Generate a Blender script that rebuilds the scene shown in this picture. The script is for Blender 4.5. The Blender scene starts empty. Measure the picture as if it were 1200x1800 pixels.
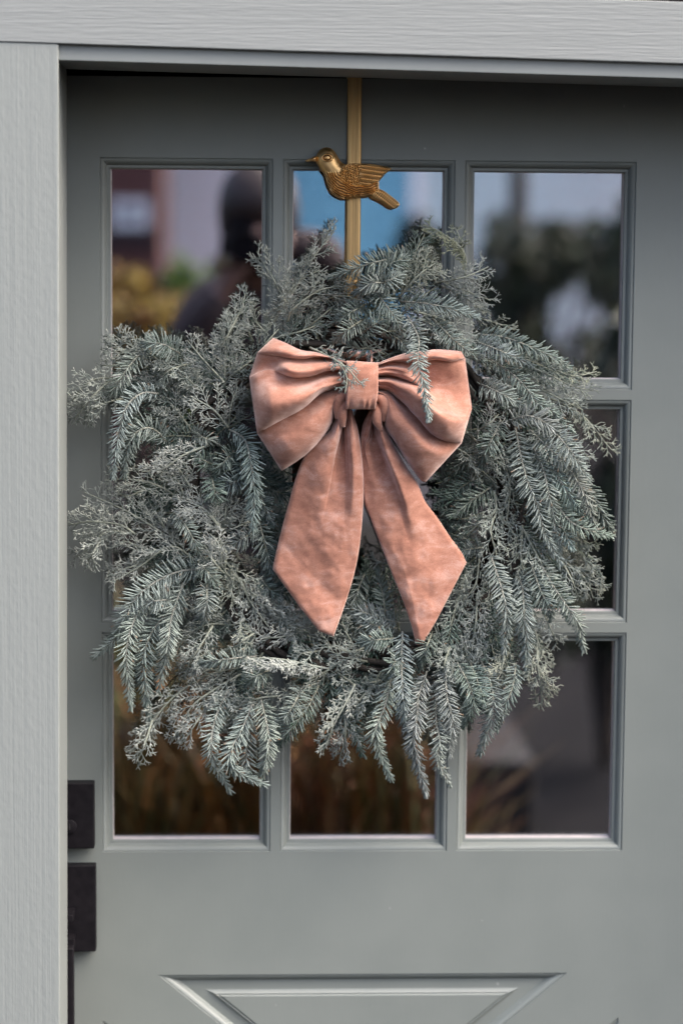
import bpy, math, random
import numpy as np
from mathutils import Matrix, Vector, noise
from mathutils.geometry import delaunay_2d_cdt

scene = bpy.context.scene
COL = scene.collection
R_ = math.radians

# ------------------------------------------------------------------ camera
# metres; the front face of the door is the plane y = 0, the street is towards -y
SCL = 1.1
F_PX = 4100.0                                   # focal length for the 1200 x 1800 frame
X0, ZTOP = -0.33, 1.905                         # left outer edge / top edge of the glazed grid
CAM = np.array([0.15987249 * SCL + X0, -2.62918838 * SCL, -0.09781954 * SCL + ZTOP])


def cam_rot(a, b, c):
    cx, sx = math.cos(a), math.sin(a); cy, sy = math.cos(b), math.sin(b); cz, sz = math.cos(c), math.sin(c)
    yaw = np.array([[cy, -sy, 0], [sy, cy, 0], [0, 0, 1]])
    pit = np.array([[1, 0, 0], [0, cx, -sx], [0, sx, cx]])
    rol = np.array([[cz, 0, sz], [0, 1, 0], [-sz, 0, cz]])
    return yaw @ pit @ rol


CR = cam_rot(-0.11287726, -0.04255262, -0.00748241)
cam_data = bpy.data.cameras.new('camera')
cam_data.sensor_fit = 'VERTICAL'
cam_data.sensor_height = 36.0
cam_data.lens = F_PX / 1800.0 * 36.0
cam_data.clip_start = 0.005
cam_data.clip_end = 2000.0
cam_data.dof.use_dof = True
cam_data.dof.focus_distance = 2.80
cam_data.dof.aperture_fstop = 2.2
cam = bpy.data.objects.new('camera', cam_data)
m = Matrix.Identity(4)
for i in range(3):
    m[i][0] = CR[i, 0]; m[i][1] = CR[i, 2]; m[i][2] = -CR[i, 1]; m[i][3] = CAM[i]
cam.matrix_world = m
COL.objects.link(cam)
scene.camera = cam

# ------------------------------------------------------------------ sky, sun, exposure
SUN_AZ, SUN_EL = R_(116), R_(51)
world = bpy.data.worlds.new('World'); scene.world = world; world.use_nodes = True
wn = world.node_tree
sky = wn.nodes.new('ShaderNodeTexSky'); sky.sky_type = 'NISHITA'; sky.sun_disc = False
sky.sun_elevation = SUN_EL; sky.sun_rotation = SUN_AZ
sky.air_density = 0.85; sky.dust_density = 6.5; sky.ozone_density = 1.0
bg = wn.nodes['Background']; bg.inputs['Strength'].default_value = 0.12
wn.links.new(sky.outputs[0], bg.inputs['Color'])
sun_data = bpy.data.lights.new('sun', 'SUN')
sun_data.energy = 0.8; sun_data.angle = R_(58); sun_data.color = (1.0, 0.97, 0.93)
sun = bpy.data.objects.new('sun', sun_data)
sdir = Vector((math.sin(SUN_AZ) * math.cos(SUN_EL), math.cos(SUN_AZ) * math.cos(SUN_EL), math.sin(SUN_EL)))
sun.rotation_euler = sdir.to_track_quat('Z', 'Y').to_euler()
sun.location = sdir * 20
COL.objects.link(sun)
scene.view_settings.view_transform = 'Standard'
scene.view_settings.look = 'None'
scene.view_settings.gamma = 1.0
scene.view_settings.use_curve_mapping = False
scene.view_settings.exposure = 2.25
scene.render.engine = 'CYCLES'
scene.cycles.use_denoising = True
scene.cycles.max_bounces = 10
scene.cycles.transparent_max_bounces = 12
scene.cycles.caustics_reflective = False
scene.cycles.caustics_refractive = False

# ------------------------------------------------------------------ helpers
rnd = random.Random(7)
nrs = np.random.RandomState(11)


def P(u, v, d):
    """Point at photo position (u, v) on the plane d metres in front of the door face."""
    q = CR @ np.array([(u - 600) / F_PX, 1.0, (900 - v) / F_PX])
    return CAM + q * ((-d - CAM[1]) / q[1])


def V(u, v, y):
    """Point y metres out in the street that the panes mirror at photo position (u, v)."""
    p = P(u, v, -y)
    return np.array([p[0], -p[1], p[2]])


def X(u, v=900, d=0.0): return float(P(u, v, d)[0])
def Z(u, v, d=0.0): return float(P(u, v, d)[2])


def mesh_obj(name, verts, faces, mat, parent=None, smooth=False, col=None, sharp=None, mats=None, fmat=None):
    me = bpy.data.meshes.new(name)
    me.from_pydata([tuple(map(float, v)) for v in verts] if not isinstance(verts, np.ndarray) else verts.tolist(), [],
                   faces if isinstance(faces, list) else faces.tolist())
    if mats:
        for q in mats: me.materials.append(q)
        me.polygons.foreach_set('material_index', fmat)
    elif mat: me.materials.append(mat)
    if smooth:
        me.polygons.foreach_set('use_smooth', [True] * len(me.polygons))
        if sharp: me.set_sharp_from_angle(angle=R_(sharp))
    if col is not None:
        a = me.color_attributes.new('Col', 'FLOAT_COLOR', 'POINT')
        c = np.ones((len(me.vertices), 4), dtype=np.float32); c[:, :3] = col
        a.data.foreach_set('color', c.ravel())
    me.update()
    o = bpy.data.objects.new(name, me)
    COL.objects.link(o)
    if parent is not None: attach(o, parent)
    return o


def outward(o):
    import bmesh
    b = bmesh.new(); b.from_mesh(o.data); bmesh.ops.recalc_face_normals(b, faces=b.faces); b.to_mesh(o.data); b.free()
    return o


def attach(o, parent):
    o.parent = parent
    if parent.type == 'EMPTY': o.matrix_parent_inverse = Matrix.Translation(-Vector(parent.location))


def thing(name, label, cat, loc=(0, 0, 0), group=None):
    o = bpy.data.objects.new(name, None)
    o.location = Vector([float(c) for c in loc]); o.empty_display_size = 0.05
    COL.objects.link(o)
    tag(o, label, cat, group)
    return o


def tag(o, label, cat, group=None):
    o['label'] = label; o['category'] = cat
    if group: o['group'] = group
    return o


def struct(o):
    o['kind'] = 'structure'
    return o


BOXF = [(0, 1, 3, 2), (4, 6, 7, 5), (0, 4, 5, 1), (2, 3, 7, 6), (0, 2, 6, 4), (1, 5, 7, 3)]


def box_v(x0, x1, y0, y1, z0, z1):
    return [(x, y, z) for x in (x0, x1) for y in (y0, y1) for z in (z0, z1)]


def box(name, x0, x1, y0, y1, z0, z1, mat, parent=None, bevel=0.0):
    o = mesh_obj(name, box_v(x0, x1, y0, y1, z0, z1), BOXF, mat, parent)
    if bevel:
        b = o.modifiers.new('bevel', 'BEVEL'); b.width = bevel; b.segments = 3
        o.data.polygons.foreach_set('use_smooth', [True] * len(o.data.polygons))
        b.harden_normals = True
    return o


def prism(name, poly, y0, y1, mat, parent=None, bevel=0.0):
    """Polygon in (x, z), extruded along y."""
    n = len(poly)
    v = [(x, y0, z) for x, z in poly] + [(x, y1, z) for x, z in poly]
    f = [tuple(range(n)), tuple(range(2 * n - 1, n - 1, -1))] + [(i, i + n, (i + 1) % n + n, (i + 1) % n) for i in range(n)]
    o = mesh_obj(name, v, f, mat, parent)
    if bevel:
        b = o.modifiers.new('bevel', 'BEVEL'); b.width = bevel; b.segments = 2
    return o


def rings_mesh(rings, closed_u=True, cap=False):
    """List of equally long vertex rings -> verts, faces."""
    n = len(rings[0]); v = [p for r in rings for p in r]; f = []
    for k in range(len(rings) - 1):
        for i in range(n if closed_u else n - 1):
            j = (i + 1) % n
            f.append((k * n + i, k * n + j, (k + 1) * n + j, (k + 1) * n + i))
    if cap:
        f.append(tuple(range(n))[::-1]); f.append(tuple((len(rings) - 1) * n + i for i in range(n)))
    return v, f


def catmull(pts, n):
    """Resample a polyline of any dimension to n points on a smooth curve, evenly by arc length."""
    p = np.array(pts, float)
    if len(p) == 2:
        t = np.linspace(0, 1, n)[:, None]
        return p[0] * (1 - t) + p[1] * t
    e = np.vstack([2 * p[0] - p[1], p, 2 * p[-1] - p[-2]])
    out = []
    for i in range(1, len(e) - 2):
        for t in np.linspace(0, 1, 16, endpoint=False):
            a, b, c, d = e[i - 1], e[i], e[i + 1], e[i + 2]
            out.append(0.5 * ((2 * b) + (c - a) * t + (2 * a - 5 * b + 4 * c - d) * t * t + (3 * b - a - 3 * c + d) * t ** 3))
    out.append(p[-1]); out = np.array(out)
    s = np.r_[0, np.cumsum(np.linalg.norm(np.diff(out, axis=0), axis=1))]
    q = np.linspace(0, s[-1], n)
    return np.stack([np.interp(q, s, out[:, k]) for k in range(p.shape[1])], 1)


def tube(pts, rad, seg=8, n=None, cap=True):
    """Tube along points; rad a number or list. Returns verts, faces."""
    p = np.array(pts, float) if n is None else catmull(pts, n)
    r = np.full(len(p), rad) if np.isscalar(rad) else np.interp(np.linspace(0, 1, len(p)), np.linspace(0, 1, len(rad)), rad)
    rings = []; up = np.array([0.31, 0.17, 0.93])
    for i in range(len(p)):
        t = p[min(i + 1, len(p) - 1)] - p[max(i - 1, 0)]; t = t / (np.linalg.norm(t) + 1e-12)
        a = np.cross(t, up)
        if np.linalg.norm(a) < 1e-3: a = np.cross(t, [1, 0, 0])
        a /= np.linalg.norm(a); b = np.cross(t, a); up = -b
        rings.append([p[i] + r[i] * (math.cos(w) * a + math.sin(w) * b) for w in np.linspace(0, 2 * math.pi, seg, endpoint=False)])
    return rings_mesh(rings, True, cap)


def merge(parts):
    v, f = [], []
    for a, b in parts:
        o = len(v); v += list(a); f += [tuple(i + o for i in q) for q in b]
    return v, f


def sstep(a, b, x):
    t = np.clip((x - a) / (b - a), 0, 1)
    return t * t * (3 - 2 * t)


# ------------------------------------------------------------------ materials
def new_mat(name):
    mt = bpy.data.materials.new(name); mt.use_nodes = True
    return mt, mt.node_tree, mt.node_tree.nodes['Principled BSDF']


def node(nt, kind, **kw):
    n = nt.nodes.new(kind)
    for k, v in kw.items():
        if hasattr(n, k): setattr(n, k, v)
        else: n.inputs[k].default_value = v
    return n


def coords(nt, scale=(1, 1, 1), rot=(0, 0, 0)):
    tc = nt.nodes.new('ShaderNodeTexCoord'); mp = nt.nodes.new('ShaderNodeMapping')
    mp.inputs['Scale'].default_value = scale; mp.inputs['Rotation'].default_value = rot
    nt.links.new(tc.outputs['Object'], mp.inputs['Vector'])
    return mp.outputs[0]


def noise_mat(name, c1, c2, rough=0.6, scale=(20, 20, 20), detail=4.0, bump=0.0, dist=0.001, lo=0.35, hi=0.65,
              metallic=0.0, spec=0.5, rough2=None, fine=None, groove_dark=None, specks=False):
    mt, nt, b = new_mat(name)
    vec = coords(nt, scale)
    nz = node(nt, 'ShaderNodeTexNoise', Scale=1.0, Detail=detail, Roughness=0.6)
    nt.links.new(vec, nz.inputs['Vector'])
    rp = nt.nodes.new('ShaderNodeValToRGB')
    rp.color_ramp.elements[0].position = lo; rp.color_ramp.elements[1].position = hi
    rp.color_ramp.elements[0].color = (*c1, 1); rp.color_ramp.elements[1].color = (*c2, 1)
    nt.links.new(nz.outputs['Fac'], rp.inputs['Fac'])
    nt.links.new(rp.outputs['Color'], b.inputs['Base Color'])
    if specks:                                             # grit and tiny chips in the paint film
        ns_ = node(nt, 'ShaderNodeTexNoise', Scale=1.0, Detail=1.0); nt.links.new(coords(nt, (95, 95, 95)), ns_.inputs['Vector'])
        sr = node(nt, 'ShaderNodeMapRange'); sr.inputs['From Min'].default_value = .79; sr.inputs['From Max'].default_value = .83
        ms_ = node(nt, 'ShaderNodeMix', data_type='RGBA'); ms_.inputs[7].default_value = (.25, .26, .25, 1)
        nt.links.new(ns_.outputs['Fac'], sr.inputs['Value']); nt.links.new(sr.outputs[0], ms_.inputs[0])
        nt.links.new(rp.outputs['Color'], ms_.inputs[6]); nt.links.new(ms_.outputs[2], b.inputs['Base Color'])
    if groove_dark:                                             # cavity darkening put into the groove colour for contrast
        ge = nt.nodes.new('ShaderNodeNewGeometry'); pr = node(nt, 'ShaderNodeMapRange')
        pr.inputs['From Min'].default_value = .445; pr.inputs['From Max'].default_value = .515
        mxp = node(nt, 'ShaderNodeMix', data_type='RGBA'); mxp.inputs[6].default_value = (*groove_dark, 1)
        nt.links.new(ge.outputs['Pointiness'], pr.inputs['Value']); nt.links.new(pr.outputs[0], mxp.inputs[0])
        nt.links.new(rp.outputs['Color'], mxp.inputs[7]); nt.links.new(mxp.outputs[2], b.inputs['Base Color'])
    b.inputs['Roughness'].default_value = rough
    b.inputs['Metallic'].default_value = metallic
    b.inputs['Specular IOR Level'].default_value = spec
    if rough2 is not None:
        mr = node(nt, 'ShaderNodeMapRange'); mr.inputs['To Min'].default_value = rough; mr.inputs['To Max'].default_value = rough2
        nt.links.new(nz.outputs['Fac'], mr.inputs['Value']); nt.links.new(mr.outputs[0], b.inputs['Roughness'])
    if bump:
        bp = node(nt, 'ShaderNodeBump', Strength=bump, Distance=dist)
        h = nz.outputs['Fac']
        if fine:
            n2 = node(nt, 'ShaderNodeTexNoise', Scale=1.0, Detail=3.0)
            nt.links.new(coords(nt, fine), n2.inputs['Vector'])
            ad = node(nt, 'ShaderNodeMath', operation='ADD')
            nt.links.new(h, ad.inputs[0]); nt.links.new(n2.outputs['Fac'], ad.inputs[1]); h = ad.outputs[0]
        nt.links.new(h, bp.inputs['Height']); nt.links.new(bp.outputs[0], b.inputs['Normal'])
    return mt


M = {}
PAINT1, PAINT2 = (0.143, 0.161, 0.153), (0.155, 0.173, 0.164)
M['door'] = noise_mat('door paint', PAINT1, PAINT2, 0.42, (9, 9, 9), bump=0.14, dist=0.0007, fine=(230, 230, 40), rough2=0.52, specks=True)
M['wood_v'] = noise_mat('rough sawn paint upright', (0.178, 0.196, 0.190), (0.202, 0.220, 0.213), 0.62, (330, 330, 3.2), 4.0,
                        bump=0.50, dist=0.0009, lo=0.2, hi=0.8, fine=(170, 170, 90))
M['wood_h'] = noise_mat('rough sawn paint level', (0.172, 0.187, 0.185), (0.216, 0.232, 0.230), 0.62, (3.0, 300, 300), 4.0,
                        bump=0.5, dist=0.0010, lo=0.2, hi=0.8, fine=(30, 480, 480))
M['jamb'] = noise_mat('jamb paint', (0.185, 0.202, 0.197), (0.198, 0.216, 0.210), 0.42, (12, 12, 4), bump=0.06, dist=0.0005)
M['bead'] = noise_mat('glazing seal', (0.36, 0.33, 0.33), (0.44, 0.40, 0.40), 0.4, (60, 60, 60))
M['black'] = noise_mat('black lock finish', (0.006, 0.0055, 0.007), (0.010, 0.009, 0.011), 0.45, (90, 90, 90), bump=0.04, dist=0.0003, spec=0.10)
M['siding'] = noise_mat('brown siding', (0.045, 0.030, 0.026), (0.075, 0.050, 0.042), 0.7, (6, 120, 120), bump=0.4, dist=0.001)
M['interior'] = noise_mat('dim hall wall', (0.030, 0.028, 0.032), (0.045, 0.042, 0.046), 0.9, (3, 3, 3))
M['rubber'] = noise_mat('weather strip', (0.012, 0.012, 0.013), (0.02, 0.02, 0.02), 0.8, (80, 80, 80))
M['brass'] = noise_mat('brushed brass', (0.40, 0.265, 0.12), (0.54, 0.37, 0.175), 0.42, (420, 420, 9), 6.0, bump=0.25, dist=0.0004,
                       metallic=1.0, rough2=0.55)
M['bird'] = noise_mat('antique gold', (0.66, 0.41, 0.16), (0.90, 0.60, 0.28), 0.34, (70, 70, 70), 5.0, bump=0.12, dist=0.0004,
                      metallic=1.0, rough2=0.48, groove_dark=(0.17, 0.085, 0.04))


def glass_mat():
    mt = bpy.data.materials.new('coated pane'); mt.use_nodes = True
    nt = mt.node_tree; nt.nodes.remove(nt.nodes['Principled BSDF']); out = nt.nodes['Material Output']
    tr = node(nt, 'ShaderNodeBsdfTransparent', Color=(0.72, 0.75, 0.76, 1))
    gl = node(nt, 'ShaderNodeBsdfGlossy', Color=(1.0, 0.985, 1.0, 1), Roughness=0.012)
    lw = node(nt, 'ShaderNodeFresnel', IOR=1.52)
    mr = node(nt, 'ShaderNodeMapRange'); mr.inputs['From Min'].default_value = 0.04; mr.inputs['From Max'].default_value = 1.0
    mr.inputs['To Min'].default_value = 0.60; mr.inputs['To Max'].default_value = 1.0
    nt.links.new(lw.outputs[0], mr.inputs['Value'])
    vec = coords(nt, (7, 7, 7)); nz = node(nt, 'ShaderNodeTexNoise', Scale=1.0, Detail=1.0)
    nt.links.new(vec, nz.inputs['Vector'])
    bp = node(nt, 'ShaderNodeBump', Strength=0.02, Distance=0.0008)
    nt.links.new(nz.outputs['Fac'], bp.inputs['Height']); nt.links.new(bp.outputs[0], gl.inputs['Normal'])
    mx = nt.nodes.new('ShaderNodeMixShader')
    nt.links.new(mr.outputs[0], mx.inputs[0]); nt.links.new(tr.outputs[0], mx.inputs[1]); nt.links.new(gl.outputs[0], mx.inputs[2])
    nt.links.new(mx.outputs[0], out.inputs['Surface'])
    return mt


M['glass'] = glass_mat()


def velvet_mat():
    mt, nt, b = new_mat('crushed velvet')
    n1 = node(nt, 'ShaderNodeTexNoise', Scale=1.0, Detail=6.0, Roughness=0.68, Distortion=0.35)
    nt.links.new(coords(nt, (30, 30, 58)), n1.inputs['Vector'])
    n2 = node(nt, 'ShaderNodeTexNoise', Scale=1.0, Detail=3.0, Roughness=0.7)
    nt.links.new(coords(nt, (600, 600, 1300)), n2.inputs['Vector'])
    rp = nt.nodes.new('ShaderNodeValToRGB'); e = rp.color_ramp.elements
    e[0].position = 0.33; e[0].color = (0.238, 0.108, 0.076, 1)
    e[1].position = 0.70; e[1].color = (0.420, 0.248, 0.202, 1)
    x = e.new(0.52); x.color = (0.330, 0.158, 0.112, 1)
    ad = node(nt, 'ShaderNodeMath', operation='MULTIPLY_ADD'); ad.inputs[1].default_value = 0.50; ad.inputs[2].default_value = -0.25
    a2 = node(nt, 'ShaderNodeMath', operation='ADD')
    nt.links.new(n2.outputs['Fac'], ad.inputs[0]); nt.links.new(ad.outputs[0], a2.inputs[0]); nt.links.new(n1.outputs['Fac'], a2.inputs[1])
    nt.links.new(a2.outputs[0], rp.inputs['Fac']); nt.links.new(rp.outputs['Color'], b.inputs['Base Color'])
    b.inputs['Roughness'].default_value = 0.95; b.inputs['Specular IOR Level'].default_value = 0.15
    sw = node(nt, 'ShaderNodeMapRange'); sw.inputs['From Min'].default_value = .35; sw.inputs['From Max'].default_value = .65
    sw.inputs['To Min'].default_value = .45; sw.inputs['To Max'].default_value = 1.0
    nt.links.new(n1.outputs['Fac'], sw.inputs['Value']); nt.links.new(sw.outputs[0], b.inputs['Sheen Weight'])
    b.inputs['Sheen Roughness'].default_value = 0.45
    b.inputs['Sheen Tint'].default_value = (1.0, 0.80, 0.74, 1)
    bp = node(nt, 'ShaderNodeBump', Strength=0.30, Distance=0.0005)
    a3 = node(nt, 'ShaderNodeMath', operation='ADD')
    nt.links.new(n2.outputs['Fac'], a3.inputs[0]); a3.inputs[1].default_value = 0.0
    nt.links.new(a3.outputs[0], bp.inputs['Height']); nt.links.new(bp.outputs[0], b.inputs['Normal'])
    return mt


M['velvet'] = velvet_mat()


def foliage_mat(name, rough=0.75, spec=0.25, frost=0.0):
    """Colour comes from the Col attribute of each leaf; frost adds pale flocking grains."""
    mt, nt, b = new_mat(name)
    at = node(nt, 'ShaderNodeAttribute', attribute_name='Col')
    c = at.outputs['Color']
    if frost:
        nz = node(nt, 'ShaderNodeTexNoise', Scale=1.0, Detail=3.0)
        nt.links.new(coords(nt, (330, 330, 330)), nz.inputs['Vector'])
        mr = node(nt, 'ShaderNodeMapRange'); mr.inputs['From Min'].default_value = 0.42; mr.inputs['From Max'].default_value = 0.68
        mr.inputs['To Max'].default_value = frost
        nt.links.new(nz.outputs['Fac'], mr.inputs['Value'])
        mx = node(nt, 'ShaderNodeMix', data_type='RGBA')
        mx.inputs[7].default_value = (0.42, 0.44, 0.44, 1)
        nt.links.new(mr.outputs[0], mx.inputs[0]); nt.links.new(c, mx.inputs[6]); c = mx.outputs[2]
    nt.links.new(c, b.inputs['Base Color'])
    b.inputs['Roughness'].default_value = rough; b.inputs['Specular IOR Level'].default_value = spec
    return mt


M['needle'] = foliage_mat('frosted needles', 0.9, 0.10, 0.22)
M['leaf'] = foliage_mat('garden leaves', 0.6, 0.3)
M['bark'] = noise_mat('bark', (0.035, 0.026, 0.020), (0.085, 0.065, 0.050), 0.9, (25, 25, 5), bump=0.6, dist=0.01)
M['vine'] = noise_mat('vine ring', (0.014, 0.011, 0.009), (0.03, 0.024, 0.018), 0.85, (90, 90, 90), bump=0.4, dist=0.002)

# ------------------------------------------------------------------ the setting: ground, hall, house wall
g = mesh_obj('ground', [(-300, -300, 0), (300, -300, 0), (300, 300, 0), (-300, 300, 0)], [(0, 1, 2, 3)],
             noise_mat('damp lawn soil', (0.007, 0.007, 0.007), (0.017, 0.016, 0.014), 0.95, (2.2, 2.2, 2.2), 6.0, bump=0.5, dist=0.02, spec=0.05))
struct(g)
rd = mesh_obj('road', [(-60, -19.0, 0.004), (60, -19.0, 0.004), (60, -12.5, 0.004), (-60, -12.5, 0.004)], [(0, 1, 2, 3)],
              noise_mat('asphalt', (0.022, 0.022, 0.026), (0.040, 0.040, 0.045), 0.95, (14, 14, 14), 5.0, spec=0.05))
struct(rd)
pth = mesh_obj('path', [(0.55, -9, 0.004), (1.9, -9, 0.004), (1.9, -0.5, 0.004), (0.55, -0.5, 0.004)], [(0, 1, 2, 3)],
               noise_mat('dark paving', (0.007, 0.007, 0.008), (0.014, 0.0135, 0.0145), 0.95, (5, 5, 5), 5.0, bump=0.3, dist=0.004, spec=0.05))
struct(pth)
# dim hall behind the door
hx0, hx1, hy0, hy1, hz0, hz1 = -1.6, 1.8, 0.135, 3.6, 0.0, 2.6
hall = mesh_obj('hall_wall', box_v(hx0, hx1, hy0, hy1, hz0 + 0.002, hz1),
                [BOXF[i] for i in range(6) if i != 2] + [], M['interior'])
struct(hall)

# door frame geometry (slightly out of square with the door, as in the photograph)
D_CAS, D_JAMB = 0.205, 0.1995
XL_T, XL_B = X(103, 150, D_CAS), X(105, 1780, D_CAS)
zl_t, zl_b = Z(103, 150, D_CAS), Z(105, 1780, D_CAS)
def xl(z): return XL_T + (XL_B - XL_T) * (zl_t - z) / (zl_t - zl_b)
h1 = P(103, 76.6, D_CAS); h2 = P(1200, 112, D_CAS)
def zh(x): return h1[2] + (h2[2] - h1[2]) * (x - h1[0]) / (h2[0] - h1[0])
j1 = P(103, 105.5, D_JAMB); j2 = P(1200, 138, D_JAMB)
def zj(x): return j1[2] + (j2[2] - j1[2]) * (x - j1[0]) / (j2[0] - j1[0])
HTOP = Z(1200, 3, D_CAS) - zh(X(1200, 3, D_CAS))
XR = 0.80                                               # hinge side opening edge, set wide so its jamb leaves the door unshaded
CW = 0.105                                              # casing width
xa, xb = XL_T - CW, XR + CW
frame = thing('door_frame', 'pale grey rough-sawn wooden frame around the recessed door', 'door frame', (0, -0.19, 0))
o = prism('casing_board', [(xl(0) - CW, 0.004), (xl(0), 0.004), (xl(zh(XL_T)), zh(XL_T) - 0.0004), (xl(zh(XL_T)) - CW, zh(XL_T - CW) - 0.0004)],
          -D_CAS, -D_JAMB, M['wood_v'], frame, 0.0012)
prism('casing_board', [(XR, 0.004), (XR + CW, 0.004), (XR + CW, zh(XR + CW) - 0.0004), (XR, zh(XR) - 0.0004)], -D_CAS, -D_JAMB, M['wood_v'], frame, 0.0012)
o = prism('header_board', [(xa, zh(xa)), (xb, zh(xb)), (xb, zh(xb) + HTOP), (xa, zh(xa) + HTOP)], -D_CAS - 0.0015, -D_JAMB, M['wood_h'], frame, 0.0012)
# jambs: front edges flush behind the boards, inner faces running back towards the door
JB = -0.062
prism('jamb', [(xl(0) - 0.028, 0.004), (xl(0) - 0.0012, 0.004), (xl(zj(XL_T)) - 0.0012, zj(XL_T) - 0.0005), (xl(zj(XL_T)) - 0.028, zj(XL_T) - 0.0005)],
      -D_JAMB + 0.0004, JB, M['jamb'], frame, 0.0008)
prism('jamb', [(XR + 0.001, 0.004), (XR + 0.028, 0.004), (XR + 0.028, zj(XR) - 0.0005), (XR + 0.001, zj(XR) - 0.0005)],
      -D_JAMB + 0.0004, JB, M['jamb'], frame, 0.0008)
prism('head_jamb', [(xa + 0.04, zj(xa + 0.04)), (xb - 0.04, zj(xb - 0.04)), (xb - 0.04, zj(xb - 0.04) + 0.05), (xa + 0.04, zj(xa + 0.04) + 0.05)],
      -D_JAMB + 0.0004, JB, M['jamb'], frame, 0.0008)
ztop_door = ZTOP + 0.098
prism('weather_strip', [(-0.50, zj(-0.5) + 0.012), (0.82, zj(0.82) + 0.004), (0.82, zj(0.82) + 0.05), (-0.50, zj(-0.5) + 0.05)], JB + 0.0005, 0.0455, M['rubber'], frame)
prism('rear_jamb', [(-0.56, 0.01), (-0.4535, 0.01), (-0.4535, zj(-0.46) + 0.008), (-0.56, zj(-0.46) + 0.008)], JB + 0.0007, 0.12, M['jamb'], frame)
prism('added_side_panel', [(0.4535, 0.01), (0.83, 0.01), (0.83, zj(0.83)), (0.4535, zj(0.46))], -0.012, 0.12, M['jamb'], frame)  # unseen; added to fill the opening widened to let light onto the door
box('threshold', -0.4530, 0.4530, -0.18, 0.12, 0.002, 0.0215, M['rubber'], frame, 0.002)

# house wall with brown lap siding around the frame
wall = thing('house_wall', 'dark brown lap sided house wall above the pale door frame', 'wall', (0, 0.05, 0))
WY = -0.165
prism('sheathing', [(-3.2, 0.002), (xa + 0.001, 0.002), (xa + 0.001, 2.9), (-3.2, 2.9)], WY, 0.13, M['siding'], wall)
prism('sheathing', [(xb - 0.001, 0.002), (3.2, 0.002), (3.2, 2.9), (xb - 0.001, 2.9)], WY, 0.13, M['siding'], wall)
prism('sheathing', [(xa + 0.003, zh(xa) + HTOP + 0.001), (xb - 0.003, zh(xb) + HTOP + 0.001), (xb - 0.003, 2.9), (xa + 0.003, 2.9)], WY, 0.13, M['siding'], wall)
box('head_flashing', xa - 0.02, xb + 0.02, -0.2075, WY - 0.0005, zh(xa) + HTOP + 0.0015, zh(xa) + HTOP + 0.008, M['siding'], wall)
for i in range(20):
    z0 = 0.02 + i * 0.145
    for x0, x1 in ((-3.2, xa - 0.004), (xb + 0.004, 3.2)):
        if z0 + 0.15 < zh(xa) + HTOP:
            mesh_obj('siding_plank', [(x0, WY - 0.022, z0), (x1, WY - 0.022, z0), (x1, WY - 0.004, z0 + 0.155), (x0, WY - 0.004, z0 + 0.155),
                     (x0, WY + .001, z0), (x1, WY + .001, z0), (x1, WY + .001, z0 + 0.155), (x0, WY + .001, z0 + 0.155)],
                     [(0, 1, 2, 3), (0, 4, 5, 1), (3, 2, 6, 7), (0, 3, 7, 4), (1, 5, 6, 2)], M['siding'], wall)
z0 = zh(xa) + HTOP + 0.02
while z0 < 2.75:
    mesh_obj('siding_plank', [(-3.2, WY - 0.022, z0), (3.2, WY - 0.022, z0), (3.2, WY - 0.004, z0 + 0.155), (-3.2, WY - 0.004, z0 + 0.155),
             (-3.2, WY + .001, z0), (3.2, WY + .001, z0), (3.2, WY + .001, z0 + 0.155), (-3.2, WY + .001, z0 + 0.155)],
             [(0, 1, 2, 3), (0, 4, 5, 1), (3, 2, 6, 7), (0, 3, 7, 4), (1, 5, 6, 2)], M['siding'], wall)
    z0 += 0.145

# ------------------------------------------------------------------ the door
door = thing('front_door', 'grey-green painted front door with nine glass panes and crossbuck panels', 'door', (0, 0, 0.02))
S = SCL
mw, ph, mh = 0.0108981 * S, 0.25591276 * S, 0.01138615 * S
pw = (0.66 - 2 * mw) / 3
GX = [X0 + k * (pw + mw) for k in range(3)]              # left edges of the pane openings
GZ = [ZTOP - k * (ph + mh) for k in range(3)]            # top edges
ZBOT = GZ[2] - ph
DW = 0.452
DY = 0.044
box('stile', -DW, X0, 0, DY, 0.022, ztop_door, M['door'], door)
box('stile', X0 + 0.66, DW, 0, DY, 0.022, ztop_door, M['door'], door)
box('top_rail', X0, X0 + 0.66, 0, DY, ZTOP, ztop_door, M['door'], door)
for k in range(2):
    box('muntin', GX[k] + pw, GX[k + 1], 0, DY, ZBOT, ZTOP, M['door'], door)
for r in range(2):
    for k in range(3):
        box('muntin', GX[k], GX[k] + pw, 0, DY, GZ[r + 1], GZ[r] - ph, M['door'], door)


def inset_poly(poly, s):
    """Inset of a convex polygon (counter-clockwise in x, z)."""
    n = len(poly); out = []
    for i in range(n):
        a, b, c = np.array(poly[i - 1]), np.array(poly[i]), np.array(poly[(i + 1) % n])
        d1 = (b - a) / np.linalg.norm(b - a); d2 = (c - b) / np.linalg.norm(c - b)
        n1 = np.array([-d1[1], d1[0]]); n2 = np.array([-d2[1], d2[0]])
        k = (n1 + n2) / (1 + n1 @ n2)
        out.append(tuple(b + s * k))
    return out


def ring_profile(poly, prof, fill=False):
    rings = [[(x, t, z) for x, z in inset_poly(poly, s)] for s, t in prof]
    v, f = rings_mesh(rings)
    f = [q[::-1] for q in f]
    if fill: f.append(tuple(range(len(v) - len(poly), len(v))))
    return v, f


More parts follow.
